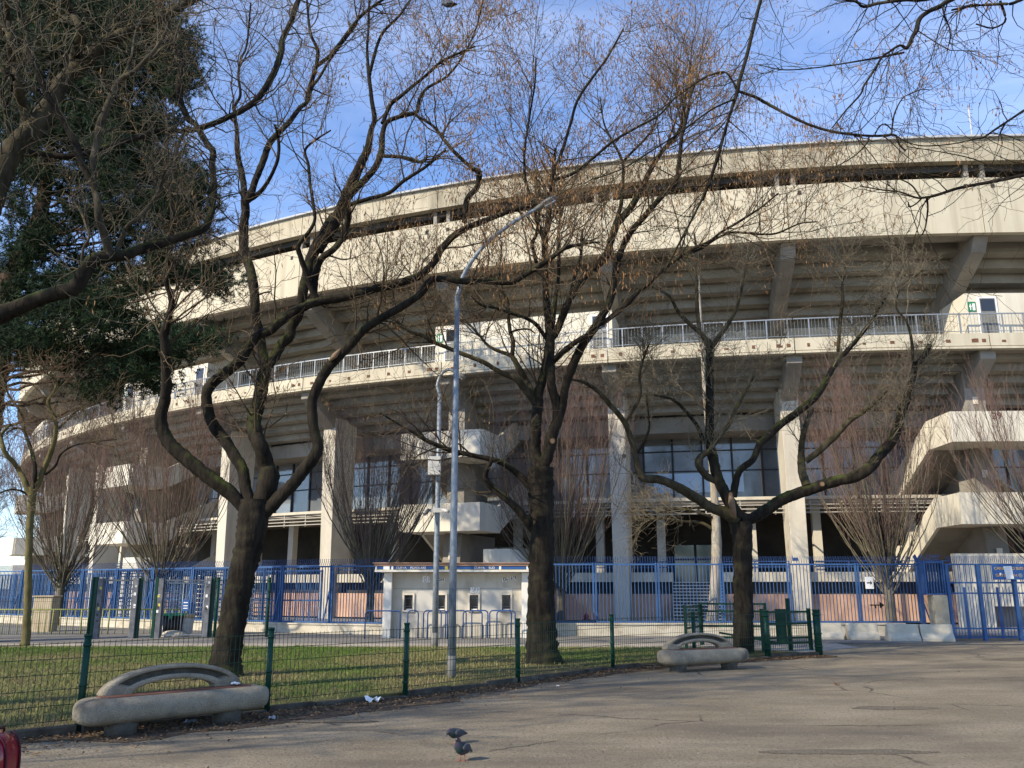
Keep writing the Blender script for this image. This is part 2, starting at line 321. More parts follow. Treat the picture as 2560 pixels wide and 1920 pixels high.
# upper ring
UZ = lambda z: 1.6+(z-1.6)*1.045
UO = 1.4
def urect(R0, R1, z0, z1): return rect(R0-UO, R1-UO, UZ(z0), UZ(z1))
for k in BK:
    ph = np.linspace(line(k)+0.015, line(k+1)-0.015, 5)
    b = MB(); sweep(b, urect(79.9, 80.2, 16.05, 18.55), ph)
    b.cur = 1
    for d in (0.42, BAY-0.42):
        sbox(b, line(k)+d, 80.19-UO, 80.215-UO, -.08, .08, UZ(18.08), UZ(18.26))
    b.build('fascia_panel', [M['concrete'], M['dark_wall']], ST)
    b = MB(); sweep(b, urect(79.8, 80.2, 19.35, 20.4), ph)
    b.build('roof_panel', M['concrete_stain'], ST)
b = MB(); sweep(b, rect(78.2, 78.96, UZ(20.404), UZ(20.5)), ALLP); b.build('roof_edging', M['roof_metal'], ST)
b = MB(); sweep(b, [(78.39, UZ(19.5)), (78.39, UZ(19.9)), (57, 22.9), (57, 22.5)], ALLP); b.build('roof', M['concrete_grey'], ST)
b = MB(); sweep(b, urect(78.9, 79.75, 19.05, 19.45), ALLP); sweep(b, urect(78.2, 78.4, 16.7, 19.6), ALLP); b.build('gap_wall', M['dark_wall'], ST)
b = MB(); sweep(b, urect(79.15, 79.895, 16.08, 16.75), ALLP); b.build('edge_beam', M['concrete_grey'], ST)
for k in BK:
    b = MB()
    for l in (-.42, .30): sbox(b, line(k), 79.5-UO, 79.85-UO, l-.09, l+.09, UZ(18.2), UZ(19.34))
    b.build('gap_post', M['concrete_grey'], ST)
# stepped underside of the upper tier (units with open joints) and its raking beams
prof = [(77.75, 18.3)]; R, z = 77.75, 16.95
while R > 70.0:
    prof += [(R, z), (R-.58, z-.03), (R-.58, z+.27), (R-.86, z+.27)]; R -= .86; z -= .43
prof2 = prof+[(R, z+2.2)]
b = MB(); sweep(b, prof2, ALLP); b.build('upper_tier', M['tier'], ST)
for k in BK:
    b = MB(); rprism(b, line(k), [(78.45, UZ(16.07)), (78.0, 16.1), (72.0, 13.15), (72.0, 14.6), (77.9, 17.5)], -.33, .33)
    b.build('raking_beam', M['concrete_grey'], ST, bevel=.03)
# walkway ring
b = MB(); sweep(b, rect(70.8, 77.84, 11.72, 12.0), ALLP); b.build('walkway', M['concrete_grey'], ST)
b = MB(); sweep(b, rect(72.4, 72.6, 12.0, 14.4), ALLP); b.build('walkway_wall', M['concrete_col'], ST)
for k in BK:
    ph = np.linspace(line(k)+.02, line(k+1)-.02, 5)
    b = MB(); sweep(b, rect(77.85, 78.0, 11.80, 12.36), ph)
    b.cur = 1
    for i in range(7):
        p = line(k)+BAY*(i+.5)/7; s = rs.uniform(.05, .1)
        sbox(b, p, 77.99, 78.012, -s, s, 11.95, 11.95+rs.uniform(.08, .17))
    for l in (-.2, .2): sbox(b, line(k)+.35+l*.8, 77.99, 78.012, -.08, .08, 11.95, 12.1)
    b.cur = 2; sweep(b, rect(77.7, 78.05, 11.66, 11.76), ph)
    b.build('walkway_parapet', [M['concrete'], M['rust'], M['concrete']], ST)
    b = MB()
    n = 9
    for i in range(n):
        sbox(b, line(k)+BAY*(i+.25)/n, 77.9, 77.95, -.025, .025, 12.36, 13.28)
    for z0, z1, r in ((13.24, 13.29, .028), (12.46, 12.485, .012)):
        sweep(b, rect(77.93-r, 77.93+r, z0, z1), ph)
    nb = 56
    for i in range(nb): sbox(b, line(k)+BAY*(i+.5)/nb, 77.92, 77.93, -.005, .005, 12.48, 13.25)
    b.build('railing', M['alu'], ST)
# service cabins on the walkway
TW = [PH0+3*BAY*i for i in range(-1, 4)]
for tphi in TW:
    b = MB(); sweep(b, rect(75.0, 77.5, 12.0, 14.35), np.linspace(tphi-6.2, tphi+.45, 6)); cab = b.build('cabin', M['white_wall'], ST)
    for d, wd in ((-.25, .42), (-5.75, .42), (-3.1, .0)):
        if wd == 0: continue
        b = MB(); p = tphi+d
        sbox(b, p, 77.49, 77.54, -wd, wd, 12.0, 14.2)
        b.cur = 1; sbox(b, p, 77.53, 77.555, -wd+.09, wd-.09, 12.02, 14.1)
        b.cur = 2; sbox(b, p, 77.55, 77.56, -wd+.12, wd-.12, 13.5, 14.06)
        b.build('door', [M['white'], M['galv_dark'], M['window']], cab)
    b = MB(); p = tphi+.25
    sbox(b, p, 77.5, 77.53, -.17, .17, 13.5, 13.95)
    b.cur = 1; sbox(b, p, 77.53, 77.537, -.13, -.02, 13.55, 13.87); sbox(b, p, 77.53, 77.537, .02, .12, 13.7, 13.77); sbox(b, p, 77.53, 77.537, .05, .09, 13.57, 13.85)
    b.build('exit_sign', [M['exit_green'], M['white']], cab)
# lower tier, beams and columns
prof = [(76.9, 11.715)]; R, z = 76.9, 11.50
while R > 73.6:
    prof += [(R, z), (R-.62, z-.03), (R-.62, z+.1), (R-.8, z+.1)]; R -= .8; z -= .36
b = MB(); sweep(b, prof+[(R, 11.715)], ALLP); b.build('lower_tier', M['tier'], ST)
for k in BK:
    b = MB(); rprism(b, line(k), [(77.69, 11.715), (77.69, 11.3), (75.5, 9.95), (72.93, 8.95), (72.93, 9.7), (74.5, 11.715)], -.34, .34)
    b.build('haunch_beam', M['concrete_grey'], ST, bevel=.03)
    if not any(abs(line(k)-t) < .1 for t in TW):
        b = MB(); n, t = frame(line(k))
        rings = []
        for zz, hw, r0, r1 in ((0, .34, 73.9, 75.4), (10.6, .42, 73.7, 75.62)):
            rings.append([S(line(k), r0, zz, -hw), S(line(k), r1, zz, -hw), S(line(k), r1, zz, hw), S(line(k), r0, zz, hw)])
        b.loft(rings, smooth=False); c = b.build('column', M['concrete_col'], ST, bevel=.025)
        if k in (1, 2, 4, 5):
            x = -frame(line(k))[1]
            text('CURVA\nSUD', .17, S(line(k), 75.425, 1.95), x, UP, M['sign_blue'], ST, ext=.002)
        if k == 1:
            b = MB(); sbox(b, line(k), 75.44, 75.46, .10, .36, 2.75, 3.05); b.build('notice_plate', M['blue_dark'], ST)
# window walls, ledge, pipes, ground floor
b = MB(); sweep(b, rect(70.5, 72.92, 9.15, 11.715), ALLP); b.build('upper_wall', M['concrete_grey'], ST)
b = MB(); sweep(b, [(73.0, 5.55), (73.0, 5.85), (66.5, 5.85), (66.5, 5.55)], ALLP); b.cur = 1; sweep(b, rect(73.005, 73.1, 5.72, 5.87), ALLP); b.build('ledge', [M['concrete_grey'], M['concrete_col']], ST)
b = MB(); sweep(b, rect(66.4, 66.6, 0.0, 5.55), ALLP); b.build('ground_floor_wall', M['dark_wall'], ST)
b = MB(); sweep(b, rect(66.6, 74.3, 1.3, 1.84), ALLP); b.build('podium', M['concrete_grey'], ST)
for k in BK:
    a0, a1 = line(k), line(k+1)
    b = MB(); sweep(b, rect(70.85, 70.9, 5.95, 9.15), np.linspace(a0, a1, 5)); wn = b.build('window_wall', M['glass'], ST)
    b = MB()
    for i in range(5):
        sbox(b, a0+BAY*(i+.5)/5, 70.9, 70.99, -.05, .05, 5.95, 9.15)
    for zz in (7.45, 8.5): sweep(b, rect(70.9, 70.96, zz-.03, zz+.03), np.linspace(a0, a1, 5))
    b.build('mullion', M['mullion'], wn)
    b = MB(); sweep(b, rect(72.9, 72.935, 9.95, 10.42), np.linspace(a0+.7, a1-.7, 4))
    for i in range(8): b.cur = 1; sbox(b, a0+.7+(BAY-1.4)*i/7, 72.92, 72.96, -.03, .03, 9.9, 10.47)
    b.build('strip_window', [M['window'], M['mullion']], ST)
    b = MB()
    for zz in (4.98, 5.16, 5.34): sweep(b, rect(74.46, 74.51, zz-.024, zz+.024), np.linspace(a0+.3, a1-.3, 5))
    for i in range(5): sbox(b, a0+BAY*(i+.5)/5, 74.40, 74.45, -.03, .03, 4.9, 5.56); sbox(b, a0+BAY*(i+.5)/5, 73.2, 74.45, -.03, .03, 5.48, 5.545)
    b.build('pipe_rail', M['pipe'], ST)
    for d in (1.25, BAY-1.25):
        b = MB(); sbox(b, a0+d, 71.2, 71.6, -.2, .2, 1.84, 5.55); b.build('pillar', M['concrete_col'], ST)
    spans = [(a0+.32, a1-.32)]
    if k == 1: spans = [(a0+.32, a0+2.6), (a0+4.3, a1-.32)]
    for s0, s1 in spans:
        ph = np.linspace(s0, s1, 4)
        b = MB(); sweep(b, rect(74.85, 75.0, 0.10, 1.30), ph); b.build('marble_panel', M['pink'], ST)
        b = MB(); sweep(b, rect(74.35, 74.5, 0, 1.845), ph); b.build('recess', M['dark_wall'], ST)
        b = MB(); sweep(b, rect(74.3, 75.05, 1.845, 2.27), ph); b.build('podium_band', M['concrete'], ST)
        b = MB()
        for zz in (2.75, 2.5): sweep(b, rect(74.8, 74.84, zz-.02, zz+.02), ph)
        for i in range(5): sbox(b, s0+(s1-s0)*i/4, 74.8, 74.84, -.02, .02, 2.27, 2.77)
        b.build('podium_railing', M['blue_dark'], ST)
b = MB(); a = line(1)+3.45
for i in range(13):
    b.cur = 1; sbox(b, a, 74.3, 77.14-.22*i, -1.1, 1.1, .142*i, .142*(i+1)-.045); b.cur = 0; sbox(b, a, 74.3, 77.2-.22*i, -1.12, 1.12, .142*(i+1)-.043, .142*(i+1))
b.build('entrance_steps', [M['concrete_col'], M['dark_wall']], ST)
for a in (line(1)+3.5, line(3)+1.2, line(-1)+3.2):
    b = MB(); sbox(b, a, 66.6, 66.75, -1.2, 1.2, 1.84, 3.9); b.cur = 1
    for l in (-1.2, 0, 1.2): sbox(b, a, 66.75, 66.8, l-.07, l+.07, 1.84, 3.95)
    for zz in (3.93, 3.1): sbox(b, a, 66.75, 66.79, -1.2, 1.2, zz-.05, zz+.05)
    b.build('glass_door', [M['teal'], M['mullion']], ST)
b = MB(); sweep(b, rect(70.905, 70.93, 6.35, 7.35), np.linspace(line(1)+1.4, line(2)-1.0, 5)); b.build('blue_band', M['pale_blue'], ST)  # flat pale blue strip set just in front of the glazing
# scissor stair towers
for ti, tphi in enumerate(TW):
    t = bpy.data.objects.new('stair_tower', None); link(t, ST); t.location = (0, 0, 0)
    W = 2.1; RO, RL, RI, RB = 78.0, 75.6, 71.9, 70.7
    for zb in (4.15, 7.60):
        b = MB(); sbox(b, tphi, RO-.16, RO, -W, W, zb, zb+1.3)
        for sg in (-1, 1): sbox(b, tphi, RL, RO-.16, sg*W-.08 if sg < 0 else W-.14, sg*W+.14 if sg < 0 else W+.08-.08, zb, zb+1.3)
        sbox(b, tphi, RL, RO-.17, -W+.15, W-.15, zb+.005, zb+.2)
        ld = b.build('landing', M['white_wall'], t)
        if zb > 5:
            text(('37', '29', '33', '35', '31')[(ti+0) % 5], .42, S(tphi, RO+.012, zb+1.08, .15), -frame(tphi)[1], UP, M['maroon'], t, ext=.003)
    for zt, zi in ((11.71, 9.45), (7.60, 5.90), (4.15, 2.30)):   # flights on the sunny side, falling inwards
        b = MB()
        rprism(b, tphi, [(RL-.004, zt), (RL-.004, zt+1.28), (RI, zi+1.28), (RI, zi)], W-.15, W)
        b.cur = 1; rprism(b, tphi, [(RL-.004, zt+.02), (RL-.004, zt+.24), (RI, zi+.24), (RI, zi+.02)], .12, W-.151)
        b.build('flight', [M['white_wall'], M['concrete_grey']], t)
    for zi, zo in ((9.45, 7.60), (5.90, 4.15), (2.30, 0.35)):
        b = MB()
        rprism(b, tphi, [(RL-.004, zo), (RL-.004, zo+1.28), (RI, zi+1.28), (RI, zi)], -W, -W+.15)
        rprism(b, tphi, [(RL-.004, zo+.02), (RL-.004, zo+.24), (RI, zi+.24), (RI, zi+.02)], -W+.151, -.12)
        b.build('flight', M['white_wall'], t)
        b = MB(); sbox(b, tphi, RB, RI-.004, -W, W, zi, zi+.22)
        for sg in (-1, 1): sbox(b, tphi, RB, RI-.004, sg*W-(.0 if sg < 0 else .15), sg*W+(.15 if sg < 0 else 0), zi+.22, zi+1.28)
        b.build('half_landing', M['white_wall'], t)
    b = MB()
    rings = [[S(tphi, r0, zz, -.46), S(tphi, r1, zz, -.46), S(tphi, r1, zz, .46), S(tphi, r0, zz, .46)] for zz, r0, r1 in ((0, 72.0, 76.9), (4.14, 72.0, 76.3))]
    b.loft(rings, smooth=False)
    for z0, z1 in ((5.5, 7.59), (4.36, 5.5)): pass
    sbox(b, tphi, 72.2, 76.1, -.12, .12, 4.36, 11.2); sbox(b, tphi, 74.6, 76.1, -.46, .46, 4.37, 7.59); sbox(b, tphi, 74.6, 76.1, -.44, .44, 7.82, 11.2)
    b.build('pier', M['concrete_grey'], t)
    for zz in (2.9, 6.3, 9.6):
        b = MB(); sbox(b, tphi, 76.11 if zz > 4 else 76.50, 76.13 if zz > 4 else 76.56, -.12, .12, zz, zz+.33); b.build('notice_plate', M['cream'], t)
for tphi in TW:
    if tphi < PH0+1: continue
    b = MB(); n_, t_ = frame(tphi)
    b.prism([S(tphi, 76.7, zz, l) for l, zz in ((-2.25, 0), (-2.25, 3.3), (-3.5, 3.3), (-4.7, 1.9), (-4.7, 0))], n_*1.2)
    b.build('ground_flight', M['white_wall'], ST)
b = MB(); sbox(b, line(0), 77.7, 77.95, -6.5, 2.6, .85, 2.95); rprism(b, line(0), [(77.7, .0), (77.95, .0), (77.95, .85), (77.7, .85)], 1.2, 2.6)
b.build('stair_wall', M['white_wall'], ST)
# roof aerial
b = MB(); p = S(PH0+1.9, 77.0, 0)
q = at_depth(2433, 357, p[1]+2); top = at_depth(2433, 268, p[1]+2)
AER = empty('roof_aerial', (q[0], q[1], q[2]-.6), 'thin antenna mast standing on the stadium roof edge', 'antenna')
b.tube([(q[0], q[1], q[2]-.9), (q[0], q[1], top[2])], .04, 6)
for i in range(5): b.tube([(q[0]-.25+.03*i, q[1], top[2]-.1-.22*i), (q[0]+.25-.03*i, q[1]+.1, top[2]-.08-.22*i)], .016, 5)
b.tube([(q[0]-.55, q[1], q[2]-.6), (q[0]-.55, q[1], q[2]+.85)], .012, 5); b.tube([(q[0]+.22, q[1], q[2]-.6), (q[0], q[1], q[2]+.7)], .01, 5)
b.build('mast', M['roof_metal'], AER)
# ================================================================== ground
def sheet(name, poly, z, m, kind='structure', label=None):
    b = MB(); b.add([(x, y, z) for x, y in poly], [tuple(range(len(poly)))]); o = b.build(name, m)
    tag(o, label, None, None, kind); return o
sheet('ground', [(-700, -300), (700, -300), (700, 900), (-700, 900)], 0.0, M['asphalt'])
FP = [(-10.6, 5.2), (-8.6, 7.0), (-6.7, 8.65), (-4.9, 10.35), (-3.23, 12.0), (-1.6, 13.6), (.1, 15.5), (2.0, 17.9), (4.0, 19.7), (5.95, 20.9), (7.4, 21.65)]
sheet('footpath', [(-60, 23.9), (5.4, 23.4), (7.2, 22.6), (9.5, 24.5), (9.5, 26.4), (-60, 26.4)], .004, M['footpath'])
sheet('road', [(-60, 26.2), (12.5, 26.2), (12.5, 33), (-60, 46)], .008, M['road'])
sheet('forecourt', [(-60, 44), (-24, 41.2), (-7, 32.2), (0, 30.5), (13.6, 30.5), (40, 27.3), (60, 27.3), (60, 60), (-60, 80)], .014, M['forecourt'])
LAWN = [(x-.09, y+.09) for x, y in FP]+[(6.6, 22.6), (5.2, 23.7), (-8, 24.15), (-40, 24.6), (-40, 5)]
def inside(px, py, poly):
    c = np.zeros(len(px), bool); n = len(poly)
    for i in range(n):
        x0, y0 = poly[i]; x1, y1 = poly[(i+1) % n]
        if y0 == y1: continue
        c ^= ((y0 > py) != (y1 > py)) & (px < (x1-x0)*(py-y0)/(y1-y0)+x0)
    return c
b = MB(); n = len(LAWN); b.add([(x, y, .05) for x, y in LAWN]+[(x, y, -.05) for x, y in LAWN], [tuple(range(n))]+[(i, (i+1) % n, n+(i+1) % n, n+i) for i in range(n)])
tag(b.build('lawn', M['soil']), kind='structure')
# grass blades
N = 210000
u = RNG.random(N*3); gx = -22+30*RNG.random(N*3); gy = 8+16.4*np.sqrt(RNG.random(N*3)) if False else 8+16.5*RNG.random(N*3)
def vnoise(x, y, s, seed):
    r = np.random.default_rng(seed); g = r.random((64, 64)); x = (x*s) % 63; y = (y*s) % 63
    i = x.astype(int); j = y.astype(int); fx = x-i; fy = y-j; fx = fx*fx*(3-2*fx); fy = fy*fy*(3-2*fy)
    return (g[i, j]*(1-fx)+g[i+1, j]*fx)*(1-fy)+(g[i, j+1]*(1-fx)+g[i+1, j+1]*fx)*fy
dens = .55*vnoise(gx+50, gy, .45, 1)+.3*vnoise(gx+50, gy, 1.6, 2)+.15*vnoise(gx+50, gy, 5, 5)
# worn, browner towards the right-hand trees
wear = np.clip((gx+4.5)/5, 0, 1)*np.clip((22.5-gy)/5, 0.15, 1)
for tx_, ty_, tr_ in ((-5.07, 16.0, 1.5), (.66, 18.8, 1.7), (6.0, 22.0, 1.6), (-1.07, 16.0, .6), (-13.2, 24.2, 1.0)): wear = np.maximum(wear, 1.25*np.exp(-((gx-tx_)**2+(gy-ty_)**2)/(tr_*.75)**2))
near = np.clip(1-np.abs((gx+5.0)*.70-(gy-10.3)*.71)/1.0, 0, 1)
keep = inside(gx, gy, LAWN) & (u > .22+.62*wear+.55*near-dens*.6)
gx = gx[keep][:N]; gy = gy[keep][:N]; dn = dens[keep][:N]; we = wear[keep][:N]; N = len(gx)
h = RNG.uniform(.02, .06, N)*(1+1.1*np.clip(vnoise(gx+50, gy, 2.3, 21)-.55, 0, 1)*2); an = RNG.random(N)*2*pi; wd = RNG.uniform(.004, .008, N); ln = RNG.normal(0, .03, (N, 2))
V = np.zeros((N, 3, 3)); V[:, 0] = np.stack([gx-np.cos(an)*wd, gy-np.sin(an)*wd, np.full(N, .045)], 1); V[:, 1] = np.stack([gx+np.cos(an)*wd, gy+np.sin(an)*wd, np.full(N, .045)], 1)
V[:, 2] = np.stack([gx+ln[:, 0], gy+ln[:, 1], .05+h], 1)
col = np.clip(RNG.normal(.34, .22, N)+.85*we-(dn-.5)*1.1+(vnoise(gx+50, gy, .7, 12)-.5)*1.1, 0, 1)
tag(np_mesh('grass', V.reshape(-1, 3), np.arange(N*3).reshape(N, 3), M['grass'], None, col, False), kind='stuff')
# kerb stones under the fence, one strip, broken in places
rs = random.Random(5)
KERB = empty('kerb_edge', (*FP[5], 0), 'low worn concrete kerb running under the green mesh fence', 'kerb')
for i in range(len(FP)-1):
    p, q = np.array(FP[i]), np.array(FP[i+1]); L = np.linalg.norm(q-p); d = (q-p)/L; s = 0.02
    while s < L-.1:
        e = min(L, s+rs.uniform(.7, 1.0)); hh = rs.uniform(.03, .10); off = np.array([d[1], -d[0]])*(rs.uniform(-.03, .03)+.02)
        b = MB(); b.obox((*(p+d*(s+e-.015)/2+off), hh/2-.03), (*(d*(e-s-.015)/2), rs.uniform(-.004, .004)), (-d[1]*.05, d[0]*.05, 0), (0, 0, hh/2+.03))
        b.build('kerb_stone', M['kerb'], KERB, bevel=.012); s = e
# strip of dirt and leaves at the kerb
b = MB(); P = []
for i in range(60):
    s = i/59*(len(FP)-1); k = min(int(s), len(FP)-2); f = s-k
    x = FP[k][0]*(1-f)+FP[k+1][0]*f; y = FP[k][1]*(1-f)+FP[k+1][1]*f
    w_ = .30+.35*rs.random()+(.45 if 3 <= s <= 5.2 else 0)
    P.append(((x, y), (x+.70*w_, y-.71*w_)))
vs = [(x, y, .006) for a, c in P for x, y in (a, c)]; b.add(vs, [(2*i, 2*i+1, 2*i+3, 2*i+2) for i in range(59)])
tag(b.build('dirt_strip', M['dirt']), kind='structure')
def scatter_leaves(name, pts, zs, size, m, seed):
    r = np.random.default_rng(seed); n = len(pts); a = r.random(n)*2*pi; sx = r.uniform(.4, 1, n)*size; sy = sx*r.uniform(.4, .8, n)
    dx = np.stack([np.cos(a)*sx, np.sin(a)*sx, r.normal(0, .25, n)*sx], 1); dy = np.stack([-np.sin(a)*sy, np.cos(a)*sy, r.normal(0, .25, n)*sy], 1)
    c = np.stack([pts[:, 0], pts[:, 1], zs], 1)
    V = np.stack([c-dx, c-dy*.8, c+dx, c+dy*.8+np.array([0, 0, 1])*sx[:, None]*.3], 1)
    return tag(np_mesh(name, V.reshape(-1, 3), np.arange(n*4).reshape(n, 4), m, None, r.random(n), False), kind='stuff')
r = np.random.default_rng(4); n = 11000; s = r.random(n)*(len(FP)-1.001); k = s.astype(int); f = s-k; A = np.array(FP)
pp = A[k]*(1-f)[:, None]+A[k+1]*f[:, None]; dd = np.abs(r.normal(0, .27, n))*np.where((s > 2.6) & (s < 5.5), 2.0, 1.0)
pts = pp+np.stack([.70*dd, -.71*dd], 1)+r.normal(0, .05, (n, 2))
scatter_leaves('fallen_leaves', pts, .012+r.random(n)*.015, .03, M['leaf'], 6)
n = 900; pts = np.stack([r.uniform(-9, 22, n), r.uniform(5.5, 27, n)], 1); keep = ~inside(pts[:, 0], pts[:, 1], LAWN)
scatter_leaves('leaf_litter', pts[keep], np.full(keep.sum(), .008), .022, M['leaf'], 7)
n = 5200; pts = np.stack([r.uniform(-12, 7, n), r.uniform(9, 24, n)], 1); keep = inside(pts[:, 0], pts[:, 1], LAWN)
scatter_leaves('lawn_leaves', pts[keep], np.full(keep.sum(), .09), .03, M['leaf'], 8)
n = 16000; pts = np.stack([r.uniform(-9, 20, n), 5.5+20*r.random(n)**1.6], 1); keep = ~inside(pts[:, 0], pts[:, 1], LAWN)
gv = scatter_leaves('gravel', pts[keep], np.full(keep.sum(), .004), .011, M['concrete_grey'], 9)
rq = random.Random(8)
def patch(cx, cy, rx, ry, z):
    return sheet('asphalt_patch', [(cx+rx*math.cos(a)*rq.uniform(.75, 1.1), cy+ry*math.sin(a)*rq.uniform(.7, 1.1)) for a in np.linspace(0, 2*pi, 22, endpoint=False)], z, M['asphalt_dark'])
patch(9.4, 16.2, 1.25, .45, .004); patch(5.2, 12.4, .7, .2, .004); patch(3.4, 9.2, .9, .16, .004); patch(12.8, 20.5, 2.2, .5, .004); patch(-2.2, 11.2, .55, .16, .008)
# ================================================================== green mesh fence
def mesh_fence(name, pts, label, cat, hgt, radii, wires=True, zb=.12, thick=.0023, group=None, close=True):
    root = empty(name, (pts[0][0], pts[0][1], 0), label, cat, group)
    for (x, y), r in zip(pts, radii):
        b = MB(); b.tube([(x, y, -.05), (x, y, hgt+.05)], r, 12); po = b.build('post', M['green'], root)
        b = MB(); b.tube([(x, y, hgt+.045), (x, y, hgt+.075)], r*1.18, 12); b.build('post_cap', M['green'], po)
        for zz in (hgt-.06, hgt*.5, .2):
            b = MB(); b.tube([(x, y, zz), (x, y, zz+.03)], r*1.2, 12); b.build('clamp', M['green'], po)
    for i in range(len(pts)-1):
        p, q = np.array(pts[i]), np.array(pts[i+1]); L = np.linalg.norm(q-p); d = (q-p)/L; b = MB(); n = int(L/.062)
        nr = np.array([-d[1], d[0]])
        for j in range(1, n):
            x = p+d*(L*j/n); b.obox((*x, (zb+hgt)/2), (d[0]*thick, d[1]*thick, 0), (nr[0]*thick, nr[1]*thick, 0), (0, 0, (hgt-zb)/2))
        for zz in np.linspace(zb+.03, hgt-.02, 6):
            for o_ in (-1, 1):
                c = (p+q)/2+nr*o_*.006; b.obox((*c, zz), (d[0]*L/2, d[1]*L/2, 0), (nr[0]*.003, nr[1]*.003, 0), (0, 0, .0032))
        b.build('mesh_panel', M['green_wire'], root)
    return root
mesh_fence('mesh_fence', FP, 'dark green welded mesh fence with round posts along the lawn edge', 'fence', 1.0, [.039]*9+[.07, .085])
# green gate frame closing the lawn at the right
GQ = [(7.4, 21.65), (6.9, 23.4)]
G = empty('mesh_gate', (5.2, 25.0, 0), 'green tubular gate of mesh panels behind the right hand tree', 'gate')
def frame_panel(p, q, z0, z1, rails, parent, post=.035, name='gate_panel'):
    p = np.array(p, float); q = np.array(q, float); L = np.linalg.norm(q-p); d = (q-p)/L; nr = np.array([-d[1], d[0]]); b = MB()
    for x in (p, q): b.obox((*x, (z0+z1)/2), (d[0]*post, d[1]*post, 0), (nr[0]*post, nr[1]*post, 0), (0, 0, (z1-z0)/2))
    a = p+d*post*1.02; e = q-d*post*1.02; c = (a+e)/2; l2 = np.linalg.norm(e-a)/2
    for zz in rails: b.obox((*c, zz), (d[0]*l2, d[1]*l2, 0), (nr[0]*.022, nr[1]*.022, 0), (0, 0, .025))
    n = int(L/.065)
    for j in range(1, n):
        x = p+d*(L*j/n); b.obox((*x, (z0+z1)/2+.02), (d[0]*.003, d[1]*.003, 0), (nr[0]*.003, nr[1]*.003, 0), (0, 0, (z1-z0)/2-.06))
    return b.build(name, M['green'], parent)
frame_panel((7.25, 21.75), (5.95, 21.2), .12, 1.10, (.3, .42, .75, 1.02), G)
frame_panel((7.0, 24.6), (5.3, 24.9), .05, 1.18, (.25, .55, .95, 1.15), G)
frame_panel((5.25, 24.85), (4.55, 23.4), .05, 1.15, (.25, .55, .9, 1.1), G)
b = MB(); b.box(6.86, 7.14, 23.2, 23.24, .22, 1.05); b.build('gate_plate', M['green'], G)
b = MB(); b.tube([(7.21, 23.22, 0), (7.21, 23.22, 1.32)], .06, 10); b.build('post', M['green'], G)
b = MB(); b.beam((5.4, 23.3, .45), (6.9, 23.22, .2), .05); b.build('brace', M['green'], G)
# ================================================================== blue steel fences
def steel_fence(name, pts, zb, zt, label, cat, step=.125, spikes=True, bar=.011, mids=(), group=None, postw=.035, brace=False):
    root = empty(name, (*pts[0], 0), label, cat, group)
    for i in range(len(pts)-1):
        p, q = np.array(pts[i], float), np.array(pts[i+1], float); L = np.linalg.norm(q-p); d = (q-p)/L; nr = np.array([-d[1], d[0]])
        for e, s in ((p, .045), (q, -.045)):
            x = e+d*s; b = MB(); b.obox((*x, (zb+zt)/2), (d[0]*postw*.8, d[1]*postw*.8, 0), (nr[0]*postw, nr[1]*postw, 0), (0, 0, (zt-zb)/2+.02)); b.build('post', M['blue'], root)
        b = MB(); a = p+d*.08; e = q-d*.08; c = (a+e)/2; l2 = np.linalg.norm(e-a)/2
        for zz in (zb+.03, zt-.03)+tuple(mids): b.obox((*c, zz), (d[0]*l2, d[1]*l2, 0), (nr[0]*.022, nr[1]*.022, 0), (0, 0, .028))
        n = max(3, int(round(L/step)))
        for j in range(1, n):
            x = p+d*(.05+(L-.1)*j/n); b.obox((*x, (zb+zt)/2), (d[0]*bar, d[1]*bar, 0), (nr[0]*bar, nr[1]*bar, 0), (0, 0, (zt-zb)/2-.045))
        if brace: b.beam((*(p+d*.12+nr*.25), zb+.05), (*(p+d*.08), zt-.9), .04)
        pn = b.build('bar_panel', M['blue'], root)
        if spikes:
            b = MB(); n2 = int(L/.085)
            for j in range(n2):
                x = p+d*(L*(j+.5)/n2)
                for lean in (-1, 1):
                    t_ = x+nr*lean*.09; b.beam((*x, zt+.01), (*t_, zt+.24), .008)
            b.build('spikes', M['blue_dark'], pn)
    return root
fx = lambda u, Y: (u-1280)/F_PX*(Y*math.cos(PITCH)-.1)
YF = 30.3
steel_fence('steel_fence', [(1.35, YF+.1)]+[(fx(u, YF), YF) for u in (1487, 1645, 1807, 1976, 2148, 2300)]+[(13.0, 28.05)], .43, 2.40, 'blue steel bar fence with spikes to the right of the ticket booth', 'fence', brace=True)
LF = [(-4.3, 31.0), (-6.5, 31.8), (-8.5, 32.6), (-10.5, 33.5), (-12.5, 34.5), (-14.5, 35.6), (-16.5, 36.8), (-18.5, 38.0), (-20.5, 39.2), (-22.5, 40.5), (-24.5, 41.8), (-26.5, 43.2), (-28.5, 44.6)]
steel_fence('steel_fence', LF, .36, 2.36, 'blue steel bar fence with spikes to the left of the ticket booth', 'fence', brace=True)
INN = [(x+1.1, y+1.9) for x, y in LF[2:]]
steel_fence('inner_fence', INN, .05, 2.25, 'inner dark blue bar fence seen through the left blue fence', 'fence', step=.10, spikes=False, mids=(1.1,))
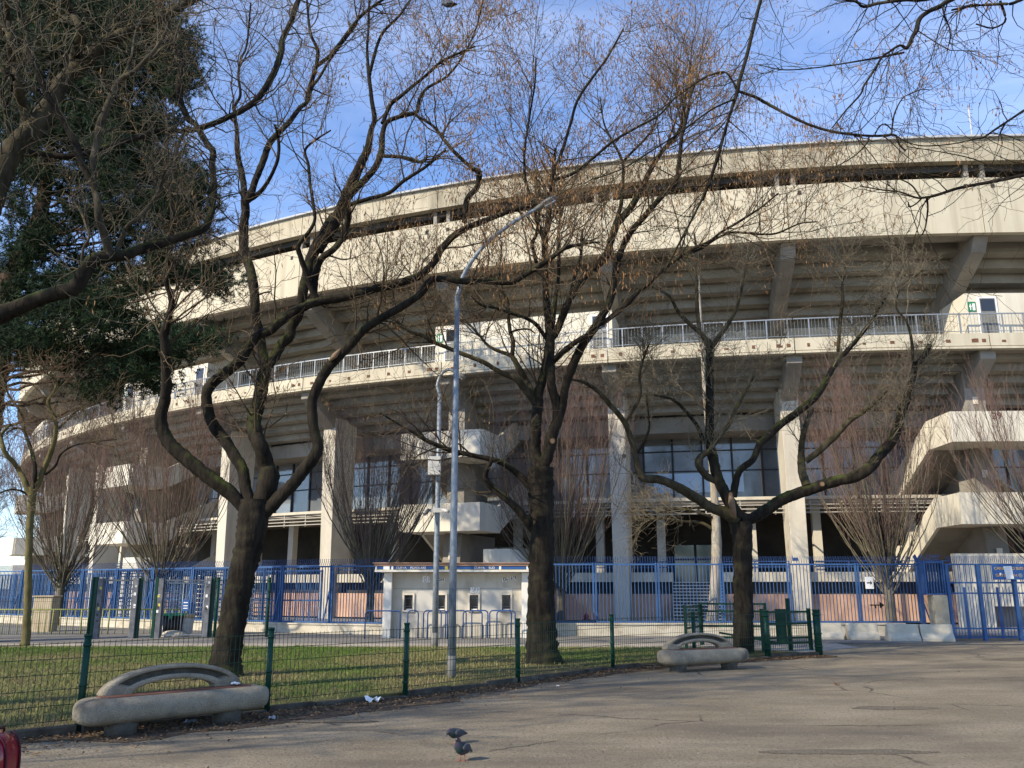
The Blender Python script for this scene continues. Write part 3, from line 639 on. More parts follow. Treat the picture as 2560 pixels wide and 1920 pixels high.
def turnstile_cage(x, y, label):
    root = empty('full_height_turnstile', (x, y, 0), label, 'turnstile', 'full height turnstiles between the left fences')
    b = MB()
    for sx in (-.65, .65):
        for sy in (-.65, .65): b.box(x+sx-.04, x+sx+.04, y+sy-.04, y+sy+.04, 0, 2.25)
    b.box(x-.7, x+.7, y-.7, y+.7, 2.255, 2.33); b.build('cage_frame', M['blue_dark'], root)
    b = MB(); b.tube([(x, y, 0), (x, y, 2.25)], .06, 8); b.build('rotor_post', M['galv'], root)
    for q in range(4):
        b = MB(); a = q*pi/2+.5
        for zz in np.linspace(.3, 2.05, 11): b.tube([(x+.05*math.cos(a), y+.05*math.sin(a), zz), (x+.6*math.cos(a), y+.6*math.sin(a), zz)], .022, 6)
        b.build('rotor_comb', M['alu'], root)
for x, y, lb in ((-10.2, 34.6, 'full height turnstile with comb arms nearest the big left trunk'), (-12.0, 35.5, 'full height turnstile with comb arms behind the closed entrance gate'), (-13.7, 36.5, 'full height turnstile with comb arms between the two entrance gates'), (-16.6, 38.2, 'full height turnstile with comb arms behind the open entrance gate')):
    turnstile_cage(x, y, lb)
def low_wall(name, pts, z, w, m, label):
    b = MB()
    for i in range(len(pts)-1):
        p, q = np.array(pts[i], float), np.array(pts[i+1], float); d = (q-p); L = np.linalg.norm(d); d /= L; nr = np.array([-d[1], d[0]]); c = (p+q)/2
        b.obox((*c, z/2-.02), (d[0]*(L/2-.006), d[1]*(L/2-.006), 0), (nr[0]*w/2, nr[1]*w/2, 0), (0, 0, z/2+.02))
        b.obox((*c, z+.012), (d[0]*(L/2-.006), d[1]*(L/2-.006), 0), (nr[0]*(w/2+.04), nr[1]*(w/2+.04), 0), (0, 0, .025))
    return tag(b.build(name, m), label, 'wall')
low_wall('low_wall', [(1.3, YF), (13.3, YF)], .385, .3, M['old_wall'], 'low pale wall carrying the blue fence right of the booth')
low_wall('low_wall', LF, .315, .3, M['old_wall'], 'low pale wall carrying the blue fence left of the booth')
# sliding gate at the right
GY = 27.6
gx_ = [13.62, 14.6, 15.7, 16.8, 17.9, 19.0, 20.1, 21.2, 22.3]
SG = empty('sliding_gate', (13.62, GY, 0), 'large blue barred sliding gate right of the plaster pillar', 'gate')
for i in range(8):
    b = MB(); x0, x1 = gx_[i], gx_[i+1]
    for zz in (.10, .36, 1.42, 1.74, 2.3): b.box(x0+.05, x1-.05, GY-.022, GY+.022, zz-.025, zz+.025)
    n = 11
    for j in range(1, n):
        x = x0+(x1-x0)*j/n; b.box(x-.008, x+.008, GY-.04, GY-.023, .1, 1.62 if j % 2 else 2.3); b.box(x-.007, x+.007, GY+.023, GY+.04, 1.74, 2.3) if j % 2 else None
    pn = b.build('bar_panel', M['blue'], SG)
    b = MB(); n = 18
    for j in range(n):
        x = x0+(x1-x0)*(j+.5)/n
        for s in (-1, 1): b.beam((x, GY, 2.32), (x+.02*s, GY+.07*s, 2.56), .008)
    b.build('spikes', M['blue_dark'], pn)
    b = MB(); b.box((x0+x1)/2-.03, (x0+x1)/2+.03, GY-.03, GY+.03, .06, 1.6); b.build('stile', M['blue_dark'], SG)
for x in gx_[:]:
    b = MB(); b.box(x-.05, x+.05, GY-.06, GY+.06, 0, 2.32); b.build('gate_post', M['blue'], SG)
# sign on the gate
sx0, sx1 = 15.0, 16.12
SGN = empty('gate_sign', ((sx0+sx1)/2, GY-.12, 2.05), 'blue gate sign with orange lettering partly covered by white paper', 'sign')
b = MB(); b.box(sx0, sx1, GY-.12, GY-.09, 1.83, 2.31); b.build('sign_board', M['sign_blue'], SGN)
text('CANCELLO SUD \u25c4', .125, (sx0+.06, GY-.124, 2.17), (1, 0, 0), (0, 0, 1), M['amber'], SGN, align='LEFT')
text('GATE', .125, (sx0+.08, GY-.124, 1.96), (1, 0, 0), (0, 0, 1), M['amber'], SGN, align='LEFT')
text('H', .125, (sx0+.67, GY-.124, 1.96), (1, 0, 0), (0, 0, 1), M['amber'], SGN, align='LEFT')
b = MB(); b.tube([(sx0+.86, GY-.13, 1.96), (sx0+.86, GY-.121, 1.96)], .07, 16); b.build('round_emblem', M['galv'], SGN)
b = MB(); b.prism([(sx0+.35, GY-.130, 2.24), (sx0+.61, GY-.130, 2.25), (sx0+.64, GY-.130, 1.86), (sx0+.40, GY-.130, 1.84)], (0, -.006, 0)); b.prism([(sx0+.2, GY-.130, 2.03), (sx0+.27, GY-.130, 2.04), (sx0+.24, GY-.130, 1.94)], (0, -.006, 0)); b.build('pasted_paper', M['white'], SGN)
# plaster pillar and blue post box on it
PX = 13.10
b = MB(); b.box(PX, PX+.46, 27.55, 27.98, -.03, 1.36); P_ = tag(b.build('gate_pillar', M['plaster'], bevel=.03), 'rough plastered pillar between the concrete barriers and the sliding gate', 'pillar')
b = MB(); b.box(PX-.15, PX+.4, 27.6, 27.9, 1.37, 1.42)
for i in range(6): b.box(PX-.1+i*.09, PX-.08+i*.09, 27.58, 27.62, 1.42, 2.34); b.box(PX-.1+i*.09, PX-.08+i*.09, 27.85, 27.89, 1.42, 2.34)
b.box(PX-.19, PX-.15, 27.56, 27.92, 1.37, 2.42); b.box(PX+.4, PX+.44, 27.56, 27.92, 1.37, 2.42)
for i in range(10):
    x = PX-.14+i*.058; b.beam((x, 27.7, 2.39), (x-.04+.007*i, 27.58, 2.62), .009); b.beam((x, 27.75, 2.39), (x+.03, 27.85, 2.6), .009)
b.box(PX-.149, PX+.399, 27.59, 27.89, 2.345, 2.39)
tag(b.build('spiked_cage', M['blue']), 'small blue barred cage with spikes on top of the plastered pillar', 'cage')
b = MB(); ax_ = fx(2176, YF); b.box(ax_-.14, ax_+.14, YF-.05, YF-.035, 1.55, 1.95); b.cur = 1; b.box(ax_-.09, ax_+.07, YF-.056, YF-.0495, 1.73, 1.77); b.prism([(ax_+.10, YF-.0495, 1.75), (ax_+.03, YF-.0495, 1.82), (ax_+.03, YF-.0495, 1.68)], (0, -.006, 0))
tag(b.build('arrow_sign', [M['white'], M['ink']]), 'white notice with a black arrow fixed to the blue fence', 'sign')
b = MB(); ax_ = fx(2188, YF); b.box(ax_-.22, ax_+.16, YF-.05, YF-.038, .99, 1.03); b.prism([(ax_+.28, YF-.05, 1.01), (ax_+.12, YF-.05, 1.12), (ax_+.12, YF-.05, .90)], (0, .012, 0)); b.box(ax_-.04, ax_, YF-.05, YF-.039, .9, .989)
tag(b.build('arrow_plate', M['black']), 'dark arrow shaped plate fixed to the blue fence below the white notice', 'sign')
hx = 2.75; HY = fx and empty('fire_hydrant', (hx, 33.0, 0), 'small dark red hydrant behind the blue fence right of the middle trunk', 'hydrant')
b = MB(); b.tube([(hx, 33, 0), (hx, 33, .5), (hx, 33, .52), (hx, 33, .60), (hx, 33, .66)], [.08, .075, .10, .09, .03], 12); b.build('barrel', M['maroon'], HY)
for sg in (-1, 1):
    b = MB(); b.tube([(hx+sg*.06, 33, .42), (hx+sg*.15, 33, .42)], .045, 10); b.build('outlet', M['maroon'], HY)
# jersey barriers
def barrier(x, y, rz, label):
    root = empty('concrete_barrier', (x, y, 0), label, 'barrier', 'short concrete barriers in front of the fence', 0)
    d = np.array([math.cos(rz), math.sin(rz), 0]); nr = np.array([-d[1], d[0], 0]); b = MB(); L = .93
    prof = [(-.27, 0), (-.27, .08), (-.14, .24), (-.08, .50), (.08, .50), (.14, .24), (.27, .08), (.27, 0)]
    c = np.array([x, y, 0]); b.prism([c-d*L/2+nr*a+UP*z for a, z in prof], d*L); b.build('block', M['barrier'], root, bevel=.02); return root
for x, y, rz, lb in ((9.95, 28.3, -.06, 'short concrete barrier half hidden behind the green gate post'), (11.0, 28.1, -.10, 'short concrete barrier standing alone with gaps on both sides'),
                     (11.98, 27.45, -.12, 'short concrete barrier third from the green gate butted to its neighbour'), (12.93, 27.28, -.16, 'broken edged concrete barrier touching the plastered pillar')):
    barrier(x, y, rz, lb)
# ================================================================== ticket booth
BX0, BX1, BY = -4.2, 0.56, 28.9
BO = empty('ticket_booth', ((BX0+BX1)/2, BY+1.4, 0), 'low pale stone ticket booth with four dark counter windows and a brown roof edge', 'booth')
wx = [-3.40, -2.33, -1.25, -.19]; WZ0, WZ1, WW = .85, 1.37, .16
b = MB()
xs = [BX0+.27]
for c in wx: xs += [c-WW, c+WW]
xs += [BX1-.25]
for i in range(0, len(xs), 2): b.box(xs[i], xs[i+1], BY+.25, BY+.5, -.03, 2.085)
for c in wx: b.box(c-WW, c+WW, BY+.25, BY+.5, -.03, WZ0); b.box(c-WW, c+WW, BY+.25, BY+.5, WZ1, 2.085)
b.box(BX0+.27, BX0+.5, BY+.5, BY+3, -.03, 2.085); b.box(BX1-.5, BX1-.25, BY+.5, BY+3, -.03, 2.085); b.box(BX0+.27, BX1-.25, BY+3, BY+3.2, -.03, 2.085)
b.cur = 1
for zz in (.82, 1.20, 1.56): b.box(BX0+.30, BX1-.28, BY+.2485, BY+.2505, zz, zz+.008) if zz != 1.2 else None
for x in (-2.95, -1.8, -.72): b.box(x, x+.006, BY+.2485, BY+.2505, .03, 1.56)
b.cur = 2; b.box(-1.0, -.40, BY+.246, BY+.251, .62, 1.56); b.box(-3.15, -2.6, BY+.247, BY+.251, .85, 1.52)
b.build('wall', [M['booth'], M['bench_dark'], M['booth_patch']], BO)
for x0, x1 in ((BX0, BX0+.265), (BX1-.245, BX1)):
    b = MB(); b.box(x0, x1, BY, BY+.6, -.03, 2.085); b.build('side_pilaster', M['booth_white'], BO, bevel=.012)
b = MB(); b.box(BX0-.26, BX1+.08, BY-.32, BY+3.3, 2.09, 2.145); b.build('canopy', M['booth_white'], BO)
b = MB(); b.box(BX0-.29, BX1+.10, BY-.34, BY+3.32, 2.272, 2.345); b.box(BX0-.33, BX1+.13, BY-.38, BY+3.36, 2.347, 2.385); b.build('roof', M['brown'], BO, bevel=.01)
b = MB(); b.box(BX0-.25, BX1+.07, BY-.31, BY+3.29, 2.15, 2.268); b.cur = 1
b.box(BX0-.15, BX0+.95, BY-.325, BY-.311, 2.27, 2.39) if False else None
b.build('sign_band', [M['sign_blue'], M['white']], BO)
b = MB()
for x0, x1, m in ((BX0-.245, BX0-.19, 0), (BX0+.02, BX0+.22, 0), (BX0+.28, BX0+.34, 0), (-.42, -.35, 0), (.47, .56, 0)):
    b.box(x0, x1, BY-.325, BY-.3105, 2.155, 2.265)
b.cur = 1; b.box(-2.18, -2.08, BY-.325, BY-.3105, 2.155, 2.265)
b.cur = 2; b.box(BX0-.25, BX1+.07, BY-.318, BY-.3103, 2.148, 2.160)
b.build('band_plate', [M['white'], M['yellow'], M['yellow']], BO)
for wd_, x_ in (('CURVA', -3.60), ('POPOLARE', -3.05), ('CURVA', -1.06), ('SUD', -.66)):
    text(wd_, .105, (x_, BY-.314, 2.212), (1, 0, 0), (0, 0, 1), M['white'], BO)
for c in wx:
    b = MB()
    b.box(c-WW-.035, c-WW+.02, BY+.20, BY+.27, WZ0-.03, WZ1+.035); b.box(c+WW-.02, c+WW+.035, BY+.20, BY+.27, WZ0-.03, WZ1+.035)
    b.box(c-WW+.0205, c+WW-.0205, BY+.20, BY+.27, WZ1-.015, WZ1+.035); b.box(c-WW+.0205, c+WW-.0205, BY+.185, BY+.30, WZ0-.03, WZ0+.02)
    wf = b.build('window_frame', M['cream'], BO)
    b = MB(); b.box(c-WW+.02, c+WW-.02, BY+.34, BY+.36, WZ0+.02, WZ1-.015); b.build('window_pane', M['window'], wf)
    b = MB()
    for x in (c-WW+.05, c+WW-.05): b.box(x-.012, x+.012, BY+.31, BY+.335, WZ0+.05, WZ1-.05)
    for zz in (WZ0+.13, WZ1-.12): b.box(c-WW+.038, c+WW-.038, BY+.312, BY+.333, zz-.01, zz+.01)
    b.cur = 1; b.box(c-.09, c+.11, BY+.28, BY+.309, WZ0+.03, WZ0+.06)
    b.build('counter_hatch', [M['grey_steel'], M['white']], wf)
for i, (x, z, sx, sz, d) in enumerate(((-2.83, 1.86, .12, .10, 0), (-2.33, 1.84, .10, .05, 1), (-.22, 1.84, .10, .06, 1), (.04, 1.89, .10, .06, 1), (-1.22, 1.51, .15, .09, 2), (-3.28, 1.47, .16, .05, 3), (-.16, 1.5, .17, .09, 3))):
    b = MB(); b.cur = 0 if d != 3 else 2; b.box(x-sx, x+sx, BY+.24, BY+.2515, z-sz, z+sz); b.cur = 1
    r2 = random.Random(i)
    for j in range(5 if d < 3 else 0):
        zz = z-sz*.75+sz*1.5*j/4
        for q in range(3):
            x0 = x-sx*.85+r2.random()*sx*.3+q*sx*.55; b.box(x0, x0+sx*(.1+.35*r2.random()), BY+.2365, BY+.241, zz-.006, zz+.010 if d != 1 else zz+.02)
    b.build('notice_plate', [M['white'], M['ink'], M['booth_patch']], BO)
# queue barriers in front of the booth
def hoop(x0, x1, y, label):
    o = MB(); r = .11; pts = [(x0, y, -.03)]+[(x0, y, .76)]
    pts += [(x0+r*(1-math.cos(a)), y, .76+r*math.sin(a)) for a in np.linspace(.3, pi/2, 5)]
    pts += [(x1-r*(1-math.sin(a)), y, .76+r*math.cos(a)) for a in np.linspace(0, pi/2, 6)]+[(x1, y, -.03)]
    o.tube(pts, .021, 8, ref=(0, 1, 0)); return tag(o.build('queue_rail', M['blue_dark']), label, 'railing', 'bent tube queue rails before the booth windows')
for x0, x1, y, lb in ((-4.66, -3.55, 28.3, 'dark blue bent tube rail leftmost before the booth, reaching past its left pilaster'), (-3.36, -3.02, 28.7, 'narrow dark blue bent tube rail just right of the booth\'s left pilaster'),
                      (-2.85, -2.28, 28.7, 'dark blue bent tube rail under the first booth window'), (-2.68, -2.05, 28.3, 'dark blue bent tube rail in front of the first booth window\'s right side'),
                      (-2.14, -1.48, 28.75, 'dark blue bent tube rail behind the thinner lamp post'), (-1.55, -.95, 28.3, 'dark blue bent tube rail just right of the tall lamp post'),
                      (-1.30, -.78, 28.8, 'dark blue bent tube rail against the wall under the third booth window'), (-.72, -.02, 28.75, 'dark blue bent tube rail under the fourth booth window, standing back'), (-.48, .10, 28.3, 'dark blue bent tube rail under the fourth booth window, standing forward')):
    hoop(x0, x1, y, lb)
# ================================================================== lamp posts
def lamp_post(name, x, y, zb, arc, rb, rt, label, headlen):
    L = empty(name, (x, y, 0), label, 'lamp post', 'street lamps in the park')
    b = MB(); b.tube([(x, y, .0), (x, y, zb*.33), (x, y, zb*.66), (x, y, zb)], [rb, rb*.92, rb*.8, rt*1.05], 14); b.build('pole', M['galv'], L)
    b = MB(); b.tube([(x, y, -.05), (x, y, .42)], rb*1.12, 14); b.build('base_sleeve', M['galv_dark'], L)
    pts = [(x, y, zb-.02)]+arc; P = catmull(np.array(pts, float), .12)
    b = MB(); b.tube(P, np.linspace(rt, rt*.75, len(P)), 12, ref=(0, 1, 0)); b.build('arm', M['galv'], L)
    e = P[-1]; d = P[-1]-P[-3]; d /= np.linalg.norm(d); s = np.array([0, 1, 0]); n = np.cross(d, s)
    b = MB(); rings = []
    for t_, w_, h_ in ((-.1, .04, .04), (0.0, .055, .05), (.15, .10, .06), (.4, .13, .075), (.62, .11, .06), (.72, .04, .025)):
        c = e+d*t_*headlen; rings.append([c+s*w_*math.cos(a)+n*h_*math.sin(a) for a in np.linspace(0, 2*pi, 12, endpoint=False)])
    b.loft(rings); h = b.build('lamp_head', M['galv_dark'], L)
    b = MB(); sgn = -1 if n[2] > 0 else 1
    b.obox(e+d*.38*headlen+n*sgn*.072, d*.2*headlen, s*.09, n*.012); b.build('lamp_glass', M['alu'], h)
    return L
def catmull(P, step):
    Q = np.vstack([2*P[0]-P[1], P, 2*P[-1]-P[-2]]); out = []
    for i in range(1, len(Q)-2):
        p0, p1, p2, p3 = Q[i-1:i+3]; n = max(1, int(math.ceil(np.linalg.norm((p2-p1)[:3])/step)))
        t = (np.arange(n)/n)[:, None]
        out.append(.5*(2*p1+(p2-p0)*t+(2*p0-5*p1+4*p2-p3)*t**2+(3*p1-p0-3*p2+p3)*t**3))
    out.append(P[-1:]); return np.vstack(out)
def pt(u, v, Y): return tuple(at_depth(u, v, Y))
lamp_post('street_lamp', -1.07, 15.97, pt(1146, 740, 15.97)[2], [pt(u, v, 15.97) for u, v in ((1147, 725), (1158, 690), (1185, 645), (1225, 600), (1285, 555), (1345, 520))], .072, .047, 'tall galvanised lamp post in the lawn arching right over the walkway', .62)
L2 = lamp_post('street_lamp', -2.06, 23.9, pt(1092, 985, 23.9)[2], [pt(u, v, 23.9) for u, v in ((1093.5, 965), (1098, 947), (1107, 931), (1119, 924.5), (1131, 926), (1142, 933))], .085, .055, 'shorter lamp post by the road carrying a grey box and two cameras', .42)
lx = -2.08
b = MB(); b.box(lx-.24, lx+.11, 23.62, 23.81, 4.62, 5.13); bx = b.build('control_box', M['sack'], L2, bevel=.012); b = MB(); b.box(lx+.06, lx+.085, 23.60, 23.618, 4.95, 5.02); b.box(lx+.06, lx+.085, 23.60, 23.618, 4.70, 4.74); b.build('latch', M['ink'], bx)
b = MB(); b.tube([(lx, 23.9, 3.62), (lx, 23.9, 3.72)], .11, 12); b.box(lx-.17, lx+.17, 23.77, 23.80, 3.6, 3.72); b.build('camera_bracket', M['sack'], L2)
for s, tip in ((-1, -.13), (1, -.06)):
    b = MB(); b.tube([(lx+s*.15, 23.78, 3.68), (lx+s*.24, 23.72, 3.65)], .018, 8); b.tube([(lx+s*.20, 23.70, 3.66), (lx+s*(.36 if s > 0 else .30), 23.55, 3.66+tip)], .05, 10); b.build('security_camera', M['sack'] if s > 0 else M['grey_steel'], L2)
# ================================================================== benches
def bench(cx, cy, ang, label, L=2.32):
    root = empty('concrete_bench', (cx, cy, 0), label, 'bench', 'rounded concrete benches along the mesh fence')
    d = np.array([math.cos(ang), math.sin(ang), 0]); nr = np.array([-d[1], d[0], 0]); c = np.array([cx, cy, 0])
    b = MB(); rings = []; D, Hh, n = .25, .155, 20
    for s in np.concatenate([-L/2+.0+.24*(1-np.cos(np.linspace(.12, pi/2, 8))), np.linspace(-L/2+.35, L/2-.35, 12), L/2-.24*(1-np.cos(np.linspace(pi/2, .12, 8)))]):
        e = max(0, abs(s)-(L/2-.24))/.24; k = math.sqrt(max(0.0, 1-e*e)); k = max(k, .12)
        rg = []
        for a in np.linspace(0, 2*pi, n, endpoint=False):
            ca, sa = math.cos(a), math.sin(a); q = lambda x: math.copysign(abs(x)**.72, x)
            zz = min(q(sa)*Hh*(.35+.65*k), Hh*.88*(.35+.65*k)+.0)
            rg.append(c+d*s+nr*q(ca)*D*k+UP*(.275+zz))
        rings.append(rg)
    b.loft(rings); b.build('seat_body', M['bench'], root)
    b = MB(); w = .145; zt = .275+Hh*.88
    for j in range(4):
        o = -w+2*w*(j+.5)/4; l = L/2-.30+(.06 if j in (1, 2) else 0); b.obox(c+nr*o+UP*(zt-.003), d*l, nr*(w/4-.003), UP*.008)
    b.build('seat_slats', M['wood'], root)
    for s in (-.64, .64):
        b = MB(); b.loft([[c+d*(s+.16*k_*math.cos(a))+nr*.15*k_*math.sin(a)+UP*zz for a in np.linspace(0, 2*pi, 14, endpoint=False)] for zz, k_ in ((-.03, 1.1), (.06, 1.05), (.16, 1.25))])
        b.build('foot', M['bench_dark'], root)
    # arched back rest with a sunken slot
    b = MB(); rings = []; m = 41; z0 = .405; off = .155
    for i in range(m):
        t = i/(m-1); a = pi*(1-t)
        ce_, se = math.cos(a), math.sin(a)
        outer = np.array([.87*math.copysign(abs(ce_)**.93, ce_), .305*se**1.12]); inner = np.array([.50*ce_, .135*se])
        slot = .085 if .17 < t < .83 else 0.0
        if i in (0, m-1): outer[0] *= .97
        T0, T1 = .075, -.075
        ln = lambda f: inner+(outer-inner)*f
        P = [(0.0, T0*.8), (.0, T1*.8), (.08, T1), (.36, T1), (.38, T1+slot), (.72, T1+slot), (.74, T1), (.93, T1), (1.0, T1*.55), (1.0, T0*.55), (.93, T0)]
        rings.append([c+d*ln(f)[0]+nr*(off+y)+UP*(z0+ln(f)[1]) for f, y in P])
    b.loft(rings)
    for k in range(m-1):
        if .17 < (k+.5)/(m-1) < .83: b.m[k*11+4] = 1; b.m[k*11+3] = 1; b.m[k*11+5] = 1  # darker rough concrete in the slot; also stands in for its weak shadow
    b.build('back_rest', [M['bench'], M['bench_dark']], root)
    return root
bench(-3.93, 10.70, math.atan2(.72, .70), 'rounded grey concrete bench with arched back in the left foreground')
bench(3.80, 17.85, math.radians(27), 'rounded grey concrete bench with arched back near the right hand tree', 2.15)
# litter
def paper(name, x, y, z, s, m, label, seed):
    r2 = np.random.default_rng(seed); b = MB(); n = 5; g = r2.uniform(0, s*.35, (n, n)); ang = r2.random()*3
    vs = [(x+math.cos(ang)*(i-2)*s/4-math.sin(ang)*(j-2)*s/5, y+math.sin(ang)*(i-2)*s/4+math.cos(ang)*(j-2)*s/5, z+g[i, j]) for i in range(n) for j in range(n)]
    b.add(vs, [(i*n+j, i*n+j+1, (i+1)*n+j+1, (i+1)*n+j) for i in range(n-1) for j in range(n-1)]); o = b.build(name, m)
    sd = o.modifiers.new('solid', 'SOLIDIFY'); sd.thickness = .003
    return tag(o, label, 'litter')
paper('crumpled_paper', *at_depth(935, 1749, 12.98)[:2], .006, .24, M['white'], 'white crumpled paper lying by the kerb under the fence', 1)
paper('paper_napkin', -3.42, 11.2, .43, .09, M['white'], 'small white paper scrap left on the bench seat', 2)
paper('plastic_scrap', -2.98, 11.35, .01, .10, M['sack'], 'pale plastic scrap beside the right end of the left bench', 3)
paper('plastic_scrap', -3.85, 10.95, .01, .14, M['galv'], 'bluish plastic scrap in the shade under the left bench', 4)
paper('paper_scrap', *at_depth(1395, 1705, 15.0)[:2], .006, .05, M['white'], 'tiny white scrap on the asphalt right of the middle fence post', 5)
paper('leaf_scrap', *at_depth(2092, 1713, 15.2)[:2], .006, .10, M['rust'], 'curled brown leaf alone on the asphalt at the right', 6)
# ================================================================== left entrance group
def u_post(x, y, z1, w, d, m, parent, name='post'):
    b = MB(); b.box(x-w/2, x+w/2, y-d/2, y+d/2, -.03, z1); return b.build(name, m, parent, bevel=.008)
def turnstile(x0, x1, y0, y1, label, leaf):
    root = empty('turnstile_gate', ((x0+x1)/2, (y0+y1)/2, 0), label, 'gate', 'entrance gates left of the big tree')
    u_post(x0-.12, y0, 1.92, .10, .10, M['green'], root, 'green_post'); u_post(x1+.14, y1+.05, 1.92, .09, .09, M['green'], root, 'green_post')
    u_post(x0+.03, y0, 1.88, .16, .14, M['grey_steel'], root, 'gate_post'); u_post(x1, y1, 1.90, .17, .14, M['grey_steel'], root, 'gate_post')
    b = MB(); b.beam((x0+.11, y0, 1.82), (x1-.085, y1, 1.82), .05)
    b.build('lintel', M['grey_steel'], root)
    rq = random.Random(int(-x0*10))
    for xx, yy in ((x0+.03, y0), (x1, y1)):
        for q in range(5):
            zz = rq.uniform(.5, 1.75); xo = xx+rq.uniform(-.05, .03); b = MB(); b.box(xo-.03, xo+.035, yy-.0735, yy-.0705, zz, zz+rq.uniform(.04, .10)); b.build('sticker', M[rq.choice(['ink', 'white', 'sack', 'ink', 'yellow'])], root)
    if leaf:
        b = MB(); n = 13
        for i in range(n+1):
            t = i/n; x = x0+.14+(x1-x0-.27)*t; y = y0+(y1-y0)*t; r_ = .02 if i in (0, n//2, n) else .006
            b.tube([(x, y+.03, .08), (x, y+.03, 1.76)], r_, 6)
        for zz in (.1, 1.74): b.beam((x0+.12, y0+.03, zz), (x1-.1, y1+.03, zz), .035)
        b.build('gate_leaf', M['galv'], root)
        b = MB(); xm = (x0+x1)/2+.08; b.box(xm-.11, xm+.11, (y0+y1)/2-.02, (y0+y1)/2+.0, .85, 1.2); b.cur = 1
        for zz in (.92, 1.0, 1.1): b.box(xm-.07, xm+.07, (y0+y1)/2-.024, (y0+y1)/2-.0195, zz, zz+.03)
        b.build('notice_plate', [M['sign_blue'], M['white']], root)
turnstile(-13.28, -12.2, 28.5, 28.7, 'open grey steel entrance gate with green posts, further from the big tree', False)
turnstile(-11.45, -9.98, 28.8, 29.1, 'closed grey barred entrance gate with green posts and blue notice, beside the bins', True)
mesh_fence('mesh_fence', [(-9.7, 29.15), (-8.1, 29.5)], 'short tall green mesh panel right of the closed entrance gate', 'fence', 1.85, [.05, .05], thick=.003)
mesh_fence('mesh_fence', [(-16.6, 28.2), (-13.5, 28.5)], 'tall green mesh fence panel left of the open entrance gate', 'fence', 1.85, [.05, .05], thick=.003)
mesh_fence('mesh_fence', [(-20.5, 28.0), (-16.75, 28.2)], 'tall green mesh fence panel running out at the left edge', 'fence', 1.85, [.05, .05], thick=.003)
OR = empty('tube_railing', (-14, 31.6, 0), 'low yellowish green tube railing in front of the blue fence at the left', 'railing')
b = MB(); b.tube([(-21, 31.0, .84), (-11.4, 31.4, .84)], .025, 8, ref=(0, 0, 1)); b.build('handrail', M['olive'], OR)
for i in range(40):
    x = -20.9+9.4*i/39; dx = .0 if i % 3 else .04; b = MB(); b.tube([(x+dx, 31.0+.4*(x+21)/9.6, -.02), (x, 31.0+.4*(x+21)/9.6, .83)], .018 if i % 4 else .03, 6); b.build('bar', M['olive'], OR)
b = MB(); b.box(-17.75, -17.05, 32.9, 33.5, -.03, 1.24); b.box(-17.8, -17.0, 32.85, 33.55, 1.242, 1.30); tag(b.build('plaster_pillar', M['plaster'], bevel=.02), 'square weathered plaster pillar behind the yellowish tube railing', 'pillar')
BN = empty('waste_bin', (-11.9, 30.9, 0), 'black open bin with a green rim near the entrance gates', 'bin')
bx_, by_ = fx(440, 30.2), 30.2; BN.location = (bx_, by_, 0)
b = MB(); b.loft([[(bx_+k_*.36*math.copysign(abs(math.cos(a))**.5, math.cos(a)), by_+k_*.3*math.copysign(abs(math.sin(a))**.5, math.sin(a)), zz) for a in np.linspace(.001, 2*pi+.001, 24, endpoint=False)] for zz, k_ in ((0, .8), (.66, 1.0))]); b.build('bin_body', M['black'], BN)
b = MB(); b.loft([[(bx_+k_*.38*math.copysign(abs(math.cos(a))**.5, math.cos(a)), by_+k_*.32*math.copysign(abs(math.sin(a))**.5, math.sin(a)), zz) for a in np.linspace(.001, 2*pi+.001, 24, endpoint=False)] for zz, k_ in ((.665, 1.08), (.72, 1.1), (.74, 1.0), (.70, .95))]); b.build('bin_rim', M['bin_green'], BN)
b = MB(); b.tube([(bx_-.02, by_-.36, .62), (bx_+.05, by_-.36, .62)], .06, 10); b.build('bin_handle', M['bin_green'], BN)
sx_ = fx(472, 30.3); BS = empty('bag_bin', (sx_, 30.3, 0), 'waste stand holding a pale translucent sack beside the black bin', 'bin')
b = MB(); rr = random.Random(2)
b.loft([[(sx_+(k_*.22+rr.uniform(-.012, .012))*math.cos(a), 30.3+(k_*.22+rr.uniform(-.012, .012))*math.sin(a), zz) for a in np.linspace(0, 2*pi, 18, endpoint=False)] for zz, k_ in ((.02, .55), (.1, .8), (.3, .92), (.5, 1.0), (.62, 1.02))]); b.build('sack', M['sack'], BS)
b = MB(); b.loft([[(sx_+k_*.23*math.cos(a), 30.3+k_*.23*math.sin(a), zz) for a in np.linspace(0, 2*pi, 18, endpoint=False)] for zz, k_ in ((.60, 1.08), (.70, 1.12), (.72, 1.0))]); b.build('bin_rim', M['tan'], BS)
b = MB(); rings = []
for i, k_ in enumerate((1.0, .97, .82, .55, .15)):
    rings.append([(bx_+.22+(.42*k_)*math.cos(a)*(1+.05*math.sin(3*a+i)), 29.65+.3*k_*math.sin(a), .21*math.sin(i/4*pi/2)) for a in np.linspace(0, 2*pi, 20, endpoint=False)])
b.loft(rings); tag(b.build('rubble_bag', M['barrier']), 'low grey lumpy sack lying in front of the black bin', 'sack')
